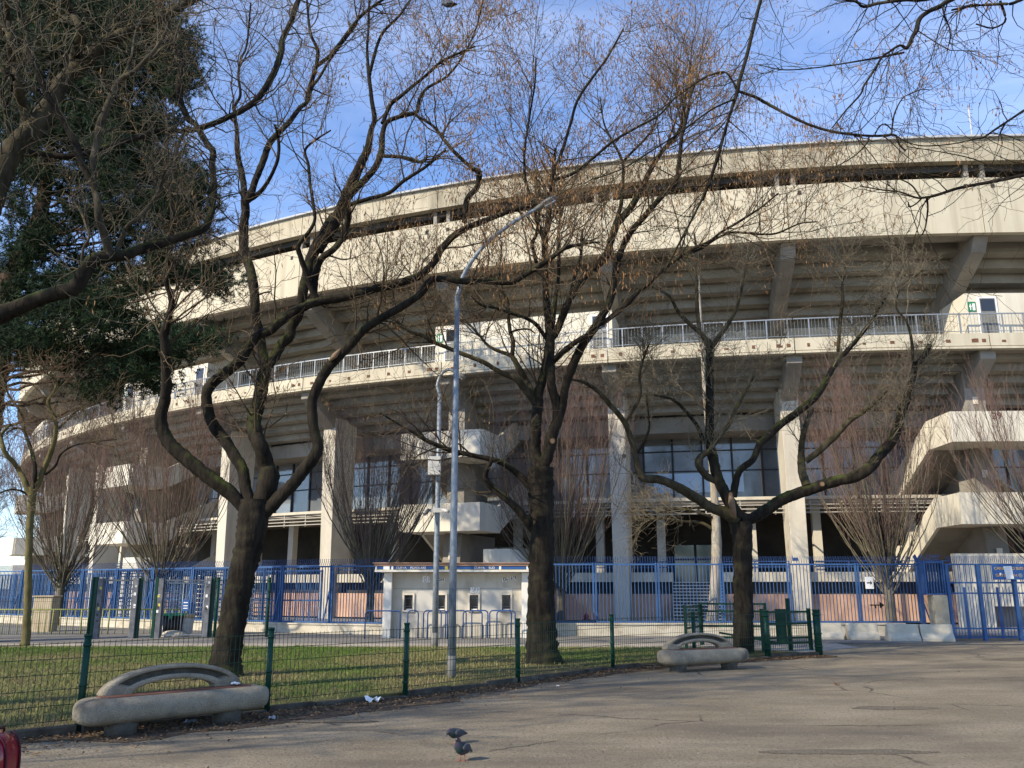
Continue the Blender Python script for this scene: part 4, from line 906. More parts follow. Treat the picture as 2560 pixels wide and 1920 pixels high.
# red rounded bag at the lower left corner
rb = at_depth(-14, 1900, 6.75); rx, ry = rb[0], 6.75
RB_ = empty('travel_case', (rx, ry, 0), 'glossy dark red rounded case with piped edge at the lower left corner', 'case')
b = MB(); rings = []
for i, zz in enumerate(np.linspace(.02, .56, 15)):
    t = (zz-.29)/.27; k_ = max(.05, (1-abs(t)**3.2))**.45
    rings.append([(rx+.135*k_*math.copysign(abs(math.cos(a))**.75, math.cos(a)), ry+.22*k_*math.copysign(abs(math.sin(a))**.75, math.sin(a)), zz) for a in np.linspace(0, 2*pi, 28, endpoint=False)])
b.loft(rings); b.build('shell', M['red'], RB_)
b = MB()
for y_ in (-.09, .09):
    P = [(rx+.137*max(.05, (1-abs(t)**3.2))**.45, ry+y_, .29+.272*t) for t in np.linspace(-.97, .97, 25)]
    b.tube(P, .008, 6, ref=(0, 1, 0))
b.build('piping', M['red_dark'], RB_)
b = MB(); b.tube([(rx, ry-.08, .555), (rx, ry-.07, .585), (rx, ry+.07, .585), (rx, ry+.08, .555)], .010, 8, ref=(1, 0, 0)); b.build('carry_handle', M['red_dark'], RB_)
# ================================================================== pigeons
def pigeon(x, y, head, pose, label, z=0.0, sc=1.0, legs=True):
    root = empty('pigeon', (x, y, z), label, 'pigeon', 'grey pigeons' if legs else None)
    d = np.array([math.cos(head), math.sin(head), 0]); s = np.array([-d[1], d[0], 0]); o = np.array([x, y, z])
    L = lambda a, b_, c: o+sc*(d*a+s*b_+UP*c)
    if pose == 'low': spine = [(-.19, .115, .022, .006), (-.14, .122, .032, .014), (-.10, .128, .048, .040), (-.05, .13, .06, .058), (0, .132, .066, .068), (.05, .138, .062, .066), (.085, .150, .052, .054), (.112, .158, .040, .043), (.130, .157, .029, .031), (.143, .148, .023, .025), (.155, .135, .017, .018), (.162, .124, .008, .008)]
    else: spine = [(-.19, .085, .022, .006), (-.14, .098, .032, .014), (-.10, .108, .048, .040), (-.05, .118, .062, .060), (-.01, .128, .068, .070), (.03, .142, .064, .068), (.055, .165, .052, .052), (.068, .19, .038, .040), (.074, .212, .029, .031), (.083, .230, .026, .027), (.097, .236, .020, .020), (.108, .235, .009, .009)]
    b = MB(); rings = []; n = 14; P = np.array([(a, c) for a, c, _, _ in spine]); T = np.gradient(P, axis=0); T /= np.linalg.norm(T, axis=1)[:, None]
    for (a, c, w_, h_), t in zip(spine, T):
        rings.append([L(a-t[1]*h_*math.sin(q), w_*math.cos(q), c+t[0]*h_*math.sin(q)) for q in np.linspace(0, 2*pi, n, endpoint=False)])
    b.loft(rings); nq = n
    for k in range(len(spine)-1):
        mi = 1 if k < 2 else (0 if k < 5 else (2 if k < 8 else 1))
        for j in range(nq): b.m[k*nq+j] = mi
    b.m[-1] = 1
    b.build('body', [M['bird'], M['bird_dark'], M['bird_neck']], root)
    a, c = spine[-1][:2]; t = T[-1]
    b = MB(); b.tube([L(a-.004, 0, c), L(a+t[0]*.012, 0, c+t[1]*.012), L(a+t[0]*.024, 0, c+t[1]*.024-.004)], [.006*sc, .0045*sc, .001*sc], 6); b.cur = 1; b.ellipsoid(L(a+.002, 0, c+.006), .006*sc, .006*sc, .005*sc, 8, 5); b.build('beak', [M['bird_dark'], M['bird_pale']], root)
    for sg in (-1, 1):
        b = MB(); rings = []; dz = .0 if pose == 'low' else -.006
        for q, (wx_, wz, wt, hh) in enumerate(((.06, .148, .060, .014), (.035, .150, .068, .036), (-.01, .146, .071, .046), (-.06, .138, .064, .040), (-.11, .128+dz, .046, .026), (-.155, .118+dz*3, .028, .012), (-.18, .112+dz*4, .018, .003))):
            wz += -.10*max(0, -wx_)*(pose != 'low')
            rings.append([L(wx_, sg*(wt+.009*math.cos(a_)), wz+hh*math.sin(a_)) for a_ in np.linspace(0, 2*pi, 10, endpoint=False)])
        b.loft(rings)
        for k in range(6):
            for j in range(10): b.m[k*10+j] = (0, 1, 0, 1, 2, 2)[k]
        b.build('wing', [M['bird_pale'] if False else M['bird'], M['bird'], M['bird_dark']], root)
        e = L(spine[-3][0]+.004, sg*(spine[-3][2]-.002), spine[-3][1]+.004)
        b = MB(); b.ellipsoid(e, .003*sc, .003*sc, .003*sc, 8, 5); b.build('eye', M['rust'], root)
        if legs:
            b = MB(); lx_ = -.005+(.02*sg if pose == 'low' else 0); b.tube([L(lx_, sg*.028, .085), L(lx_-.012, sg*.03, .045), L(lx_-.004, sg*.03, .006)], [.008*sc, .005*sc, .0045*sc], 7)
            for an in (-.6, 0, .6, pi): b.tube([L(lx_-.004, sg*.03, .007), L(lx_-.004+.034*math.cos(an), sg*.03+.034*math.sin(an), .004)], [.0045*sc, .002*sc], 5)
            b.build('leg', M['bird_foot'], root)
    return root
g = at_depth(1140, 1861, 9.68); pigeon(g[0], 9.68, math.radians(222), 'low', 'dark grey pigeon with lowered head, the one further back', sc=.78)
g = at_depth(1154, 1904, 8.74); pigeon(g[0], 8.74, math.radians(240), 'up', 'grey pigeon with raised head and pink legs, the nearer one', sc=.86)
g = at_depth(1122, 12, 16.3); pigeon(g[0], g[1], math.radians(170), 'low', 'small dark bird perched high on a twig at the top of the picture', z=g[2]-.12, legs=False)
# ================================================================== trees
def tubes(P, R, n, seed=0, rough=0.0):
    """P (M,K,3), R (M,K) -> vertices, quads"""
    Mn, K, _ = P.shape
    T = np.gradient(P, axis=1); T /= np.maximum(np.linalg.norm(T, axis=2, keepdims=True), 1e-9)
    mt = T.mean(1); ref = np.cross(mt, np.random.default_rng(seed).normal(size=(Mn, 3)))
    ref /= np.maximum(np.linalg.norm(ref, axis=1, keepdims=True), 1e-9); ref = ref[:, None]
    N = ref-(ref*T).sum(2, keepdims=True)*T; N /= np.maximum(np.linalg.norm(N, axis=2, keepdims=True), 1e-9); B = np.cross(T, N)
    a = np.arange(n)*2*pi/n
    rr = R[:, :, None]*np.ones(n)
    if rough: rr = rr*(1+rough*np.random.default_rng(seed+1).normal(size=rr.shape).clip(-1.6, 1.6))
    V = P[:, :, None]+rr[..., None]*(np.cos(a)[:, None]*N[:, :, None]+np.sin(a)[:, None]*B[:, :, None])
    idx = np.arange(Mn*K*n).reshape(Mn, K, n); nx = np.roll(idx, -1, axis=2)
    F = np.stack([idx[:, :-1], nx[:, :-1], nx[:, 1:], idx[:, 1:]], -1).reshape(-1, 4)
    return V.reshape(-1, 3), F
def tube_obj(name, batches, m, parent, n):
    Vs, Fs, o = [], [], 0
    for P, R in batches:
        V, F = tubes(P, R, n, len(P)); Vs.append(V); Fs.append(F+o); o += len(V)
    return np_mesh(name, np.vstack(Vs), np.vstack(Fs), m, parent)
def grow(par, n, ln, ang, up, wob, K, rk, rmax, rmin, tmin=0.2, seed=1, flat=1.0, tpow=1.0, zig=0.0):
    """n children on the polylines PAR = [(P (M,K,3), R (M,K)), ...]"""
    r = np.random.default_rng(seed); A, Bp, Ra, W, Ln = [], [], [], [], []
    for P, R in par:
        k = P.shape[1]; t = np.linspace(0, 1, k)[:-1]+.5/(k-1)
        a = P[:, :-1].reshape(-1, 3); b_ = P[:, 1:].reshape(-1, 3); L = np.linalg.norm(b_-a, axis=1)
        A.append(a); Bp.append(b_); Ra.append(R[:, :-1].reshape(-1)); tt = np.tile(t, len(P)); W.append(L*(tt >= tmin)*(.25+tt)**tpow)
    A = np.vstack(A); Bp = np.vstack(Bp); Ra = np.concatenate(Ra); W = np.concatenate(W); W /= W.sum()
    i = r.choice(len(A), n, p=W); f = r.random((n, 1)); st = A[i]*(1-f)+Bp[i]*f
    T = Bp[i]-A[i]; T /= np.maximum(np.linalg.norm(T, axis=1, keepdims=True), 1e-9)
    q = r.normal(size=(n, 3)); q -= (q*T).sum(1, keepdims=True)*T; q /= np.linalg.norm(q, axis=1, keepdims=True)
    th = np.radians(r.uniform(*ang, (n, 1))); d = T*np.cos(th)+q*np.sin(th); d[:, 2] += up*.8; d[:, 1] *= flat; d /= np.linalg.norm(d, axis=1, keepdims=True)
    L = r.uniform(*ln, (n, 1)); P = np.zeros((n, K, 3)); P[:, 0] = st
    side = np.cross(d, r.normal(size=(n, 3))); side /= np.linalg.norm(side, axis=1, keepdims=True)
    for k in range(1, K):
        d = d+r.normal(size=(n, 3))*wob; d[:, 2] += up*.25
        if zig: d = d+side*zig*(1 if k % 2 else -1)
        d /= np.linalg.norm(d, axis=1, keepdims=True); P[:, k] = P[:, k-1]+d*L/(K-1)
    r0 = np.clip(Ra[i]*rk, rmin, rmax); R = r0[:, None]*(1-np.linspace(0, 1, K)[None]*.75); R = np.maximum(R, rmin)
    return P, R
class Tree:
    def __init__(self, name, Y, label, cat='tree', base=None, group=None):
        self.Y = Y; self.root = None; self.name = name; self.label = label; self.cat = cat; self.group = group; self.smp = []; self.limbs = []; self.base = base
    def trace(self, crop, pts, dy=0.0, part='limb', m=None, y0=None, ground=False, n=9, fine=True, lift=None):
        x0, y0c, s = crop; q = []; last = None
        rr = [p[2] if len(p) > 2 else None for p in pts]
        known = [i for i, a in enumerate(rr) if a is not None]
        rr = np.interp(range(len(pts)), known, [rr[i] for i in known])
        U = np.array([(x0+p[0]/s, y0c+p[1]/s, a/s) for p, a in zip(pts, rr)], float)
        U = catmull(U, 9.0); U[:, 2] = np.maximum(U[:, 2], .6)
        Ys = self.Y if y0 is None else y0
        if y0 is None and self.smp:
            sm = np.array(self.smp); dd = np.hypot(sm[:, 0]-U[0, 0], sm[:, 1]-U[0, 1]); j = int(dd.argmin())
            if dd[j] < 90: Ys = sm[j, 2]
        L = np.concatenate([[0], np.cumsum(np.hypot(*np.diff(U[:, :2], axis=0).T))]); t = L/max(L[-1], 1)
        rg = np.random.default_rng(int(abs(U[0, 0])*7+abs(U[0, 1])*3)); nzv = np.interp(t, np.linspace(0, 1, 7), np.concatenate([[0], rg.normal(0, .12, 6)]))
        Yv = Ys+dy*t**1.15+nzv*(0 if ground else 1)
        P = np.array([at_depth(u, v, y) for (u, v, _), y in zip(U, Yv)]); R = np.array([a*px2m(v, y) for (u, v, a), y in zip(U, Yv)])
        if ground: P[0, 2] = -.12
        if self.root is None:
            bx = self.base or (P[0, 0], P[0, 1]); self.root = empty(self.name, (bx[0], bx[1], 0), self.label, self.cat, self.group)
        for (u, v, _), y in zip(U, Yv): self.smp.append((u, v, y))
        self.limbs.append((P[None], R[None]))
        rough = .055
        V, F = tubes(P[None], R[None], n, int(U[0, 0]) % 97, rough)
        tip = len(V); V = np.vstack([V, P[-1:]+(P[-1:]-P[-2:-1])*.3]); lastring = np.arange(tip-n, tip)
        cap = np.stack([lastring, np.roll(lastring, -1), np.full(n, tip), np.full(n, tip)], 1)
        o = np_mesh(part, V, F, m or M['bark'], self.root)
        me = o.data
        return o
    def crown(self, specs, mats, seed=1, pods=None, n3=3, psc=1.0):
        lv = [self.limbs]; allb = []
        for i, (n, ln, ang, up, wob, K, rk, rmax, rmin, tmin, zig) in enumerate(specs):
            src = lv[-1] if i else self.limbs[1:]
            if i == 1: src = lv[1]+[(P[:, len(P[0])//2:], R[:, len(P[0])//2:]) for P, R in self.limbs[1:] if P.shape[1] > 6]
            ch = grow(src, n, ln, ang, up, wob, K, rk, rmax, rmin, tmin, seed+i, zig=zig)
            lv.append([ch])
        for i in range(1, len(lv)):
            o = tube_obj(('branches', 'twigs', 'fine_twigs')[i-1], lv[i], mats[min(i-1, len(mats)-1)], self.root, 5 if i == 1 else 3)
            o['kind'] = 'stuff'
        if pods:
            ncl, per, flt = pods; P, R = lv[-1][0]; tips = P[:, -1]; r = np.random.default_rng(seed+50)
            w = flt(tips); w = w/w.sum(); c = tips[r.choice(len(tips), ncl, p=w)]; k = r.integers(per[0], per[1], ncl); c = np.repeat(c, k, 0)
            c = c+r.normal(0, 1, c.shape)*np.array([.08, .08, .12])*psc; leaves_hang('seed_pods', c, r, self.root, psc)
        return lv
def leaves_hang(name, c, r, parent, sc=1.0):
    n = len(c); a = r.random(n)*2*pi; L = r.uniform(.06, .15, n)[:, None]*sc; w_ = r.uniform(.007, .014, n)*sc
    dx = np.stack([np.cos(a)*w_, np.sin(a)*w_, np.zeros(n)], 1); dn = np.stack([r.normal(0, .25, n), r.normal(0, .25, n), -np.ones(n)], 1)
    V = np.stack([c, c+dn*L*.5-dx, c+dn*L, c+dn*L*.5+dx], 1)
    o = np_mesh(name, V.reshape(-1, 3), np.arange(n*4).reshape(n, 4), M['pod'], parent, r.random(n), False); o['kind'] = 'stuff'; return o
c640 = lambda i, j: (640*i, 640*j, 2.592)
A_ = (360, 840, 3.072); B_ = (400, 300, 3.072); Cc = c640(1, 1); D_ = c640(1, 0); E_ = c640(2, 0); F_ = (1080, 600, 3.072); H_ = c640(2, 1); I_ = c640(3, 0); J_ = c640(3, 1); K_ = (0, 900, 3.95); M_ = (0, 420, 3.95); N_ = (0, 0, 3.95); Z0 = (0, 0, 2.592); FULL = (0, 0, 1.0)
# ---- big left tree
t = Tree('bare_tree', 16.2, 'big dark bare tree with four winding limbs behind the left bench')
t.trace(FULL, [(562, 1702, 50), (562, 1675, 43), (565, 1640, 38), (586, 1527, 33), (608, 1420, 33), (619, 1380, 34), (630, 1322, 37), (634, 1280, 38), (636, 1250, 34)], part='trunk', ground=True, n=14)
t.trace(A_, [(800, 1370, 50), (740, 1290, 48), (640, 1190, 55), (480, 1070, 55), (330, 950, 54), (200, 830, 52), (135, 700, 48), (128, 600, 46), (160, 500, 42), (170, 350, 38), (165, 200, 36), (160, 60, 35), (150, 0, 34), (165, -55, 32), (180, -120, 26), (210, -230, 24), (200, -330, 22), (165, -440, 20), (190, -620, 18), (215, -800, 16), (215, -960, 15), (200, -1140, 13), (150, -1340, 11), (100, -1480, 9)], -1.3)
t.trace(A_, [(830, 1380, 50), (810, 1280, 52), (775, 1150, 46), (760, 1030, 44), (700, 930, 44), (620, 800, 44), (530, 680, 44), (490, 560, 43), (480, 450, 42), (525, 365, 42), (640, 270, 41), (740, 190, 40), (800, 90, 38), (870, 0, 37), (970, -45, 36), (1065, -125, 35), (1190, -205, 35), (1320, -260, 34), (1430, -280, 34), (1560, -300, 33), (1700, -340, 32), (1800, -370, 32), (1900, -390, 31), (2030, -430, 31), (2140, -480, 29), (2230, -570, 28), (2280, -660, 27), (2370, -760, 26), (2480, -830, 24), (2680, -910, 21), (2830, -965, 19), (2980, -1005, 18), (3100, -1020, 15)], 1.0)
t.trace(A_, [(840, 1390, 55), (890, 1310, 62), (930, 1200, 78), (960, 1090, 80), (935, 980, 64), (905, 870, 58), (855, 750, 58), (845, 660, 56), (870, 540, 54), (900, 420, 51), (920, 300, 48), (945, 220, 45)], .5)
t.trace(A_, [(940, 230, 44), (905, 120, 40), (890, 0, 37), (855, -150, 36), (850, -300, 36), (825, -480, 36), (785, -600, 37), (765, -710, 38), (770, -860, 34), (780, -960, 33), (775, -1040, 31)], .4)
t.trace(A_, [(775, -1020, 29), (765, -1160, 25), (745, -1280, 23), (720, -1390, 21), (715, -1510, 19), (715, -1560, 17), (700, -1680, 14), (695, -1760, 12), (740, -1850, 11), (725, -2000, 10), (745, -2130, 9), (790, -2240, 8), (820, -2560, 6)], -.6)
t.trace(A_, [(780, -1030, 27), (820, -1095, 27), (865, -1220, 26), (915, -1340, 26), (955, -1460, 24), (1005, -1530, 23), (1075, -1600, 21), (1130, -1660, 20), (1200, -1755, 17), (1255, -1800, 15), (1290, -1910, 13), (1350, -1990, 11), (1420, -2110, 9), (1510, -2230, 8), (1640, -2400, 7)], .8)
t.trace(A_, [(775, -1020, 20), (885, -1100, 18), (965, -1210, 14), (1030, -1370, 13), (1030, -1530, 12), (1005, -1620, 10)], -.7)
t.trace(D_, [(330, 650, 16), (350, 560, 15), (385, 450, 13), (402, 340, 12), (390, 300, 11), (350, 200, 9), (330, 0, 7)], -.5)
t.trace(D_, [(390, 430, 13), (480, 360, 13), (560, 260, 12), (640, 150, 11), (720, 70, 10), (850, -20, 8)], .9)
t.trace(A_, [(950, 220, 44), (1000, 160, 40), (1060, 60, 40), (1120, 0, 39), (1130, -60, 38), (1185, -160, 38), (1215, -310, 38), (1245, -450, 40), (1300, -640, 44), (1385, -790, 42), (1455, -920, 36)], .9)
t.trace(D_, [(400, 1620, 37), (470, 1510, 38), (540, 1380, 38), (600, 1230, 34), (680, 1060, 30), (725, 960, 25), (745, 850, 18), (768, 770, 16), (750, 650, 14), (740, 560, 13), (730, 470, 12), (720, 320, 9), (728, 200, 8), (735, -50, 6)], .6)
t.trace(D_, [(735, 480, 12), (790, 280, 10), (840, 190, 9), (930, 100, 8), (1000, 0, 7)], .9)
t.trace(A_, [(1300, -330, 32), (1320, -470, 27), (1360, -590, 26), (1460, -670, 24), (1530, -760, 23), (1560, -860, 22), (1570, -960, 21)], -.5)
t.trace(D_, [(560, 1560, 22), (590, 1450, 20), (592, 1300, 22), (680, 1190, 22), (770, 1090, 22), (812, 980, 21), (820, 870, 18), (850, 790, 15), (950, 750, 14), (1040, 725, 13), (1060, 640, 11), (1110, 570, 10), (1230, 500, 8), (1330, 380, 7), (1420, 200, 6), (1480, -30, 5)], 1.2)
t.trace(D_, [(820, 800, 14), (870, 680, 14), (930, 630, 13), (1000, 570, 11), (1100, 490, 10), (1200, 400, 9), (1300, 350, 7), (1420, 300, 6)], -.8)
t.trace(D_, [(590, 1330, 14), (720, 1290, 13), (860, 1250, 13), (960, 1170, 12), (1100, 1080, 10), (1230, 970, 7)], -1.0)
t.trace(B_, [(1200, 1370, 26), (1140, 1240, 24), (1110, 1140, 22), (1070, 1020, 20), (1065, 960, 18), (1160, 835, 14), (1190, 750, 13), (1170, 600, 13), (1150, 460, 12), (1140, 340, 11), (1115, 230, 10), (1200, 150, 8), (1310, 80, 6)], -1.0)
t.trace(D_, [(820, 1010, 12), (960, 1020, 12), (1070, 1050, 11), (1110, 1010, 8)], -.9)
t.trace(D_, [(1350, 1440, 18), (1368, 1290, 18), (1430, 1220, 18), (1445, 1120, 20), (1400, 1090, 14), (1300, 1000, 13), (1230, 920, 12), (1150, 820, 10), (1060, 760, 8)], -.4)
t.trace(E_, [(255, 1170, 14), (330, 960, 11), (380, 800, 10), (430, 640, 9), (560, 450, 8), (620, 370, 7), (720, 190, 6)], .4)
t.trace(E_, [(255, 1170, 13), (400, 1120, 11), (530, 1020, 10), (650, 920, 9), (800, 830, 8), (960, 740, 7), (1080, 610, 6), (1250, 500, 6), (1380, 470, 5)], -.6)
t.trace(A_, [(870, 1400, 52), (960, 1325, 52), (1050, 1230, 52), (1150, 1130, 49), (1235, 1020, 47), (1305, 930, 47), (1335, 850, 44), (1310, 740, 40), (1292, 620, 39), (1292, 500, 39), (1340, 370, 40), (1410, 250, 40), (1500, 150, 38), (1590, 60, 36), (1680, -40, 33), (1780, -110, 32), (1900, -180, 30), (2020, -250, 29), (2130, -330, 28), (2190, -420, 27), (2270, -440, 25), (2440, -420, 25), (2640, -420, 23), (2820, -412, 22), (2910, -460, 21), (3040, -540, 21), (3140, -610, 19), (3250, -680, 15), (3420, -715, 10), (3500, -720, 8)], -1.2)
sm_ = np.array(t.smp); sm_ = sm_[np.abs(sm_[:, 0]-838)+np.abs(sm_[:, 1]-890) < 25]; yq = float(sm_[-1, 2])
b = MB(); b.tube([at_depth(824, 902, yq-.075), at_depth(838, 888, yq-.095), at_depth(852, 872, yq-.08)], [.03, .055, .02], 8); b.build('torn_wood', M['cut'], t.root)
podx = lambda P: .05+np.clip((P[:, 0]+3.2)/3, 0, 1)*np.clip((P[:, 2]-5)/3, 0, 1)
t.crown([(180, (.7, 2.1), (30, 75), .25, .16, 10, .5, .022, .007, .42, .10), (1500, (.4, 1.2), (25, 70), .12, .22, 7, .6, .009, .0045, .1, .22), (4800, (.12, .5), (25, 75), .0, .25, 5, .7, .005, .0035, .15, .25)], [M['twig_dark'], M['twig'], M['twig']], 21, (1500, (2, 11), podx))
# ---- tree in the middle
t = Tree('bare_tree', 18.9, 'tall dark bare tree with a thick flared trunk in the middle between the benches')
t.trace(FULL, [(1360, 1690, 66), (1359, 1666, 50), (1357, 1630, 42), (1354, 1588, 38), (1352, 1473, 32), (1354, 1357, 31), (1353, 1280, 31), (1352, 1220, 33), (1352, 1170, 34)], part='trunk', ground=True, n=14)
t.trace(F_, [(830, 1760, 45), (795, 1640, 45), (792, 1500, 45), (800, 1400, 44), (810, 1280, 42), (815, 1200, 40), (840, 1100, 35), (865, 1000, 31), (885, 900, 30), (895, 800, 28)], .5)
t.trace(F_, [(850, 1750, 48), (890, 1640, 48), (920, 1500, 47), (960, 1400, 40), (1000, 1280, 34), (1020, 1150, 33), (1060, 1020, 35), (1110, 900, 35), (1160, 800, 35), (1205, 735, 33), (1270, 640, 33), (1330, 540, 32), (1370, 450, 29), (1400, 300, 27), (1430, 150, 26), (1490, 0, 24), (1550, -90, 23), (1640, -190, 22), (1760, -330, 21), (1870, -440, 20), (1900, -620, 17), (1920, -800, 14), (1965, -980, 12), (1990, -1120, 10), (2060, -1300, 8)], -1.2)
t.trace(F_, [(950, 1420, 30), (958, 1300, 33), (945, 1220, 35), (920, 1130, 36), (908, 1000, 36), (902, 870, 38), (905, 760, 38), (897, 660, 34), (890, 600, 30), (876, 450, 26), (870, 300, 26), (866, 150, 26), (866, 0, 25), (885, -110, 24), (905, -250, 22), (915, -350, 20), (920, -450, 17), (930, -560, 15), (950, -700, 12)], .4)
t.trace(F_, [(905, 760, 36), (955, 700, 31), (1005, 580, 29), (1060, 450, 28), (1125, 350, 30), (1200, 250, 32), (1275, 185, 33), (1335, 125, 31), (1375, 0, 29), (1420, -120, 28), (1520, -240, 27), (1600, -380, 23), (1690, -560, 20), (1780, -700, 17), (1870, -800, 14), (1920, -900, 12), (1950, -1100, 9), (1990, -1350, 7)], 1.0)
t.trace(F_, [(915, 720, 20), (935, 600, 17), (948, 450, 16), (970, 300, 14), (975, 100, 13), (970, -50, 11), (985, -200, 9), (960, -400, 7)], 1.0)
t.trace(F_, [(1060, 440, 16), (1090, 300, 13), (1130, 180, 12), (1150, 60, 11), (1155, -80, 9)], 1.4)
t.trace(F_, [(890, 770, 18), (860, 730, 17), (800, 650, 15), (720, 600, 14), (600, 560, 13), (480, 520, 11), (380, 500, 9), (300, 430, 6)], -1.2)
t.trace(F_, [(790, 1250, 32), (740, 1180, 28), (680, 1100, 28), (640, 1060, 28), (560, 1030, 22), (480, 990, 18), (400, 940, 18), (250, 880, 17), (100, 820, 16), (0, 780, 15), (-80, 730, 14), (-190, 690, 13), (-290, 600, 12), (-360, 510, 10), (-385, 440, 8), (-400, 330, 6)], -1.4, m=M['bark_moss'])
t.trace(F_, [(-190, 690, 10), (-290, 640, 9), (-370, 620, 8), (-430, 640, 7), (-470, 680, 5)], -.4, m=M['bark_moss'])
t.trace(F_, [(785, 1220, 25), (760, 1150, 26), (720, 1080, 27), (665, 980, 24), (625, 910, 20), (600, 885, 17), (480, 840, 13), (420, 800, 11), (375, 745, 9), (300, 660, 7), (230, 590, 5)], .9, m=M['bark_moss'])
t.trace(F_, [(615, 895, 18), (622, 780, 17), (600, 700, 15), (588, 600, 13), (576, 450, 11), (500, 370, 8), (420, 280, 6)], -.4, m=M['bark_moss'])
t.trace(F_, [(600, 710, 9), (660, 690, 8), (740, 685, 7), (790, 715, 5)], -.4)
t.trace(F_, [(935, 935, 18), (980, 880, 19), (1050, 820, 20), (1150, 755, 22), (1200, 730, 22)], -1.0)
t.trace(F_, [(1250, 660, 20), (1330, 625, 20), (1420, 555, 20), (1500, 490, 19), (1580, 400, 17), (1660, 340, 15), (1760, 240, 14), (1900, 130, 13), (2000, 70, 12), (2130, 10, 11), (2220, -60, 10), (2340, -130, 10), (2450, -200, 9), (2540, -260, 8), (2660, -360, 6)], -1.6)
t.trace(F_, [(1940, 110, 11), (2060, 70, 10), (2200, -20, 9), (2320, -60, 9), (2500, -45, 8), (2640, -50, 8), (2760, -100, 7), (2840, -130, 6), (2960, -140, 5)], -.7)
t.trace(F_, [(870, 0, 18), (840, -50, 17), (790, -200, 15), (755, -330, 13), (725, -430, 11), (710, -530, 10), (710, -660, 9), (725, -800, 8), (750, -950, 7), (790, -1200, 6), (800, -1400, 5)], -1.0)
t.trace(F_, [(1400, -110, 17), (1450, -260, 16), (1460, -400, 14), (1470, -550, 13), (1440, -660, 11), (1380, -770, 9), (1320, -900, 7), (1290, -1100, 5)], 1.2)
t.trace(F_, [(1465, -600, 11), (1560, -700, 10), (1640, -780, 9), (1720, -900, 7), (1740, -1050, 5)], -.8)
t.trace(F_, [(800, 170, 15), (770, 30, 14), (800, -40, 0+13), (820, -180, 11), (840, -300, 10), (790, -460, 8), (720, -560, 6)], 1.3)
P2 = (950, 600, 1.27)
t.trace(P2, [(500, 815, 14), (440, 745, 11), (380, 705, 9), (300, 685, 8), (240, 672, 8), (190, 655, 7.5), (145, 635, 7), (118, 618, 6), (90, 602, 4), (0, 550, 2.5)], -1.0)
t.trace(P2, [(492, 930, 15), (450, 870, 13), (400, 820, 12), (350, 780, 11), (335, 745, 9), (355, 700, 6)], -.7)
def scar(u, v, r, tr_):
    sm = np.array(tr_.smp); j = int(np.hypot(sm[:, 0]-u, sm[:, 1]-v).argmin()); Y = sm[j, 2]
    L_ = [Lb for Lb in tr_.limbs]; c = at_depth(u, v, Y); rad = min((abs(R[0][int(np.linalg.norm(P[0]-c, axis=1).argmin())]) for P, R in L_ if np.linalg.norm(P[0]-c, axis=1).min() < .15), default=.1)
    b = MB(); c = at_depth(u, v, Y-rad); m_ = r*px2m(v, Y); d = ray(u, v); d = d/np.linalg.norm(d)
    b.tube([c+d*.05, c-d*.012], m_*1.35, 12); b.cur = 1; b.tube([c-d*.0121, c-d*.018], m_, 12); b.build('pruning_scar', [tr_.limbs and M['bark_grey'], M['cut']], tr_.root)
scar(1381, 1102, 6, t); scar(1298, 990, 5, t)
podx2 = lambda P: .04+np.clip((P[:, 2]-6.5)/4, 0, 1)**1.5
t.crown([(270, (.9, 2.7), (30, 75), .25, .15, 10, .5, .020, .006, .45, .10), (1750, (.5, 1.5), (25, 70), .15, .2, 7, .6, .008, .004, .1, .2), (5400, (.2, .75), (25, 75), .06, .24, 5, .7, .0045, .0034, .15, .25)], [M['twig_dark'], M['twig'], M['twig']], 33, (3100, (2, 10), podx2))
# ---- right-hand tree
t = Tree('bare_tree', 21.9, 'pollarded bare tree with wide spread limbs by the green gate')
t.trace(FULL, [(1860, 1655, 34), (1859, 1635, 29), (1859, 1600, 26), (1858, 1511, 24), (1857, 1396, 24), (1855, 1338, 26), (1850, 1305, 28)], part='trunk', ground=True, n=14)
t.trace(H_, [(1460, 1720, 44), (1390, 1665, 38), (1300, 1635, 33), (1200, 1572, 33), (1080, 1500, 30), (960, 1450, 28), (855, 1440, 27), (820, 1380, 24), (798, 1280, 20), (770, 1180, 19), (730, 1080, 18), (650, 980, 17), (560, 880, 15), (470, 820, 10), (390, 800, 7)], -1.2, m=M['bark_moss'])
t.trace(H_, [(735, 1080, 11), (790, 990, 10), (830, 900, 10), (828, 760, 9), (860, 640, 7), (890, 570, 5)], -.6, m=M['bark_moss'])
t.trace(H_, [(800, 1290, 10), (860, 1200, 9), (890, 1100, 8), (880, 1000, 7), (870, 880, 5)], .5)
t.trace(H_, [(1470, 1700, 44), (1415, 1600, 40), (1370, 1520, 37), (1330, 1430, 35), (1300, 1300, 33), (1282, 1200, 30), (1280, 1000, 28), (1280, 800, 26), (1276, 600, 24), (1270, 545, 22)], .6)
t.trace(H_, [(1270, 560, 19), (1220, 500, 16), (1130, 420, 14), (1070, 350, 12), (1020, 260, 10), (900, 195, 6)], -.6, m=M['bark_moss'])
t.trace(H_, [(1215, 490, 14), (1200, 330, 13), (1197, 100, 11), (1195, -40, 8), (1180, -150, 6)], .5, m=M['bark_moss'])
t.trace(H_, [(1280, 600, 20), (1310, 565, 18), (1380, 470, 16), (1440, 370, 13), (1480, 250, 10), (1510, 100, 7), (1540, -20, 5)], .7, m=M['bark_moss'])
t.trace(H_, [(1290, 1230, 16), (1235, 1180, 15), (1200, 1100, 13), (1120, 1000, 11), (1040, 930, 9), (920, 900, 6)], -.9)
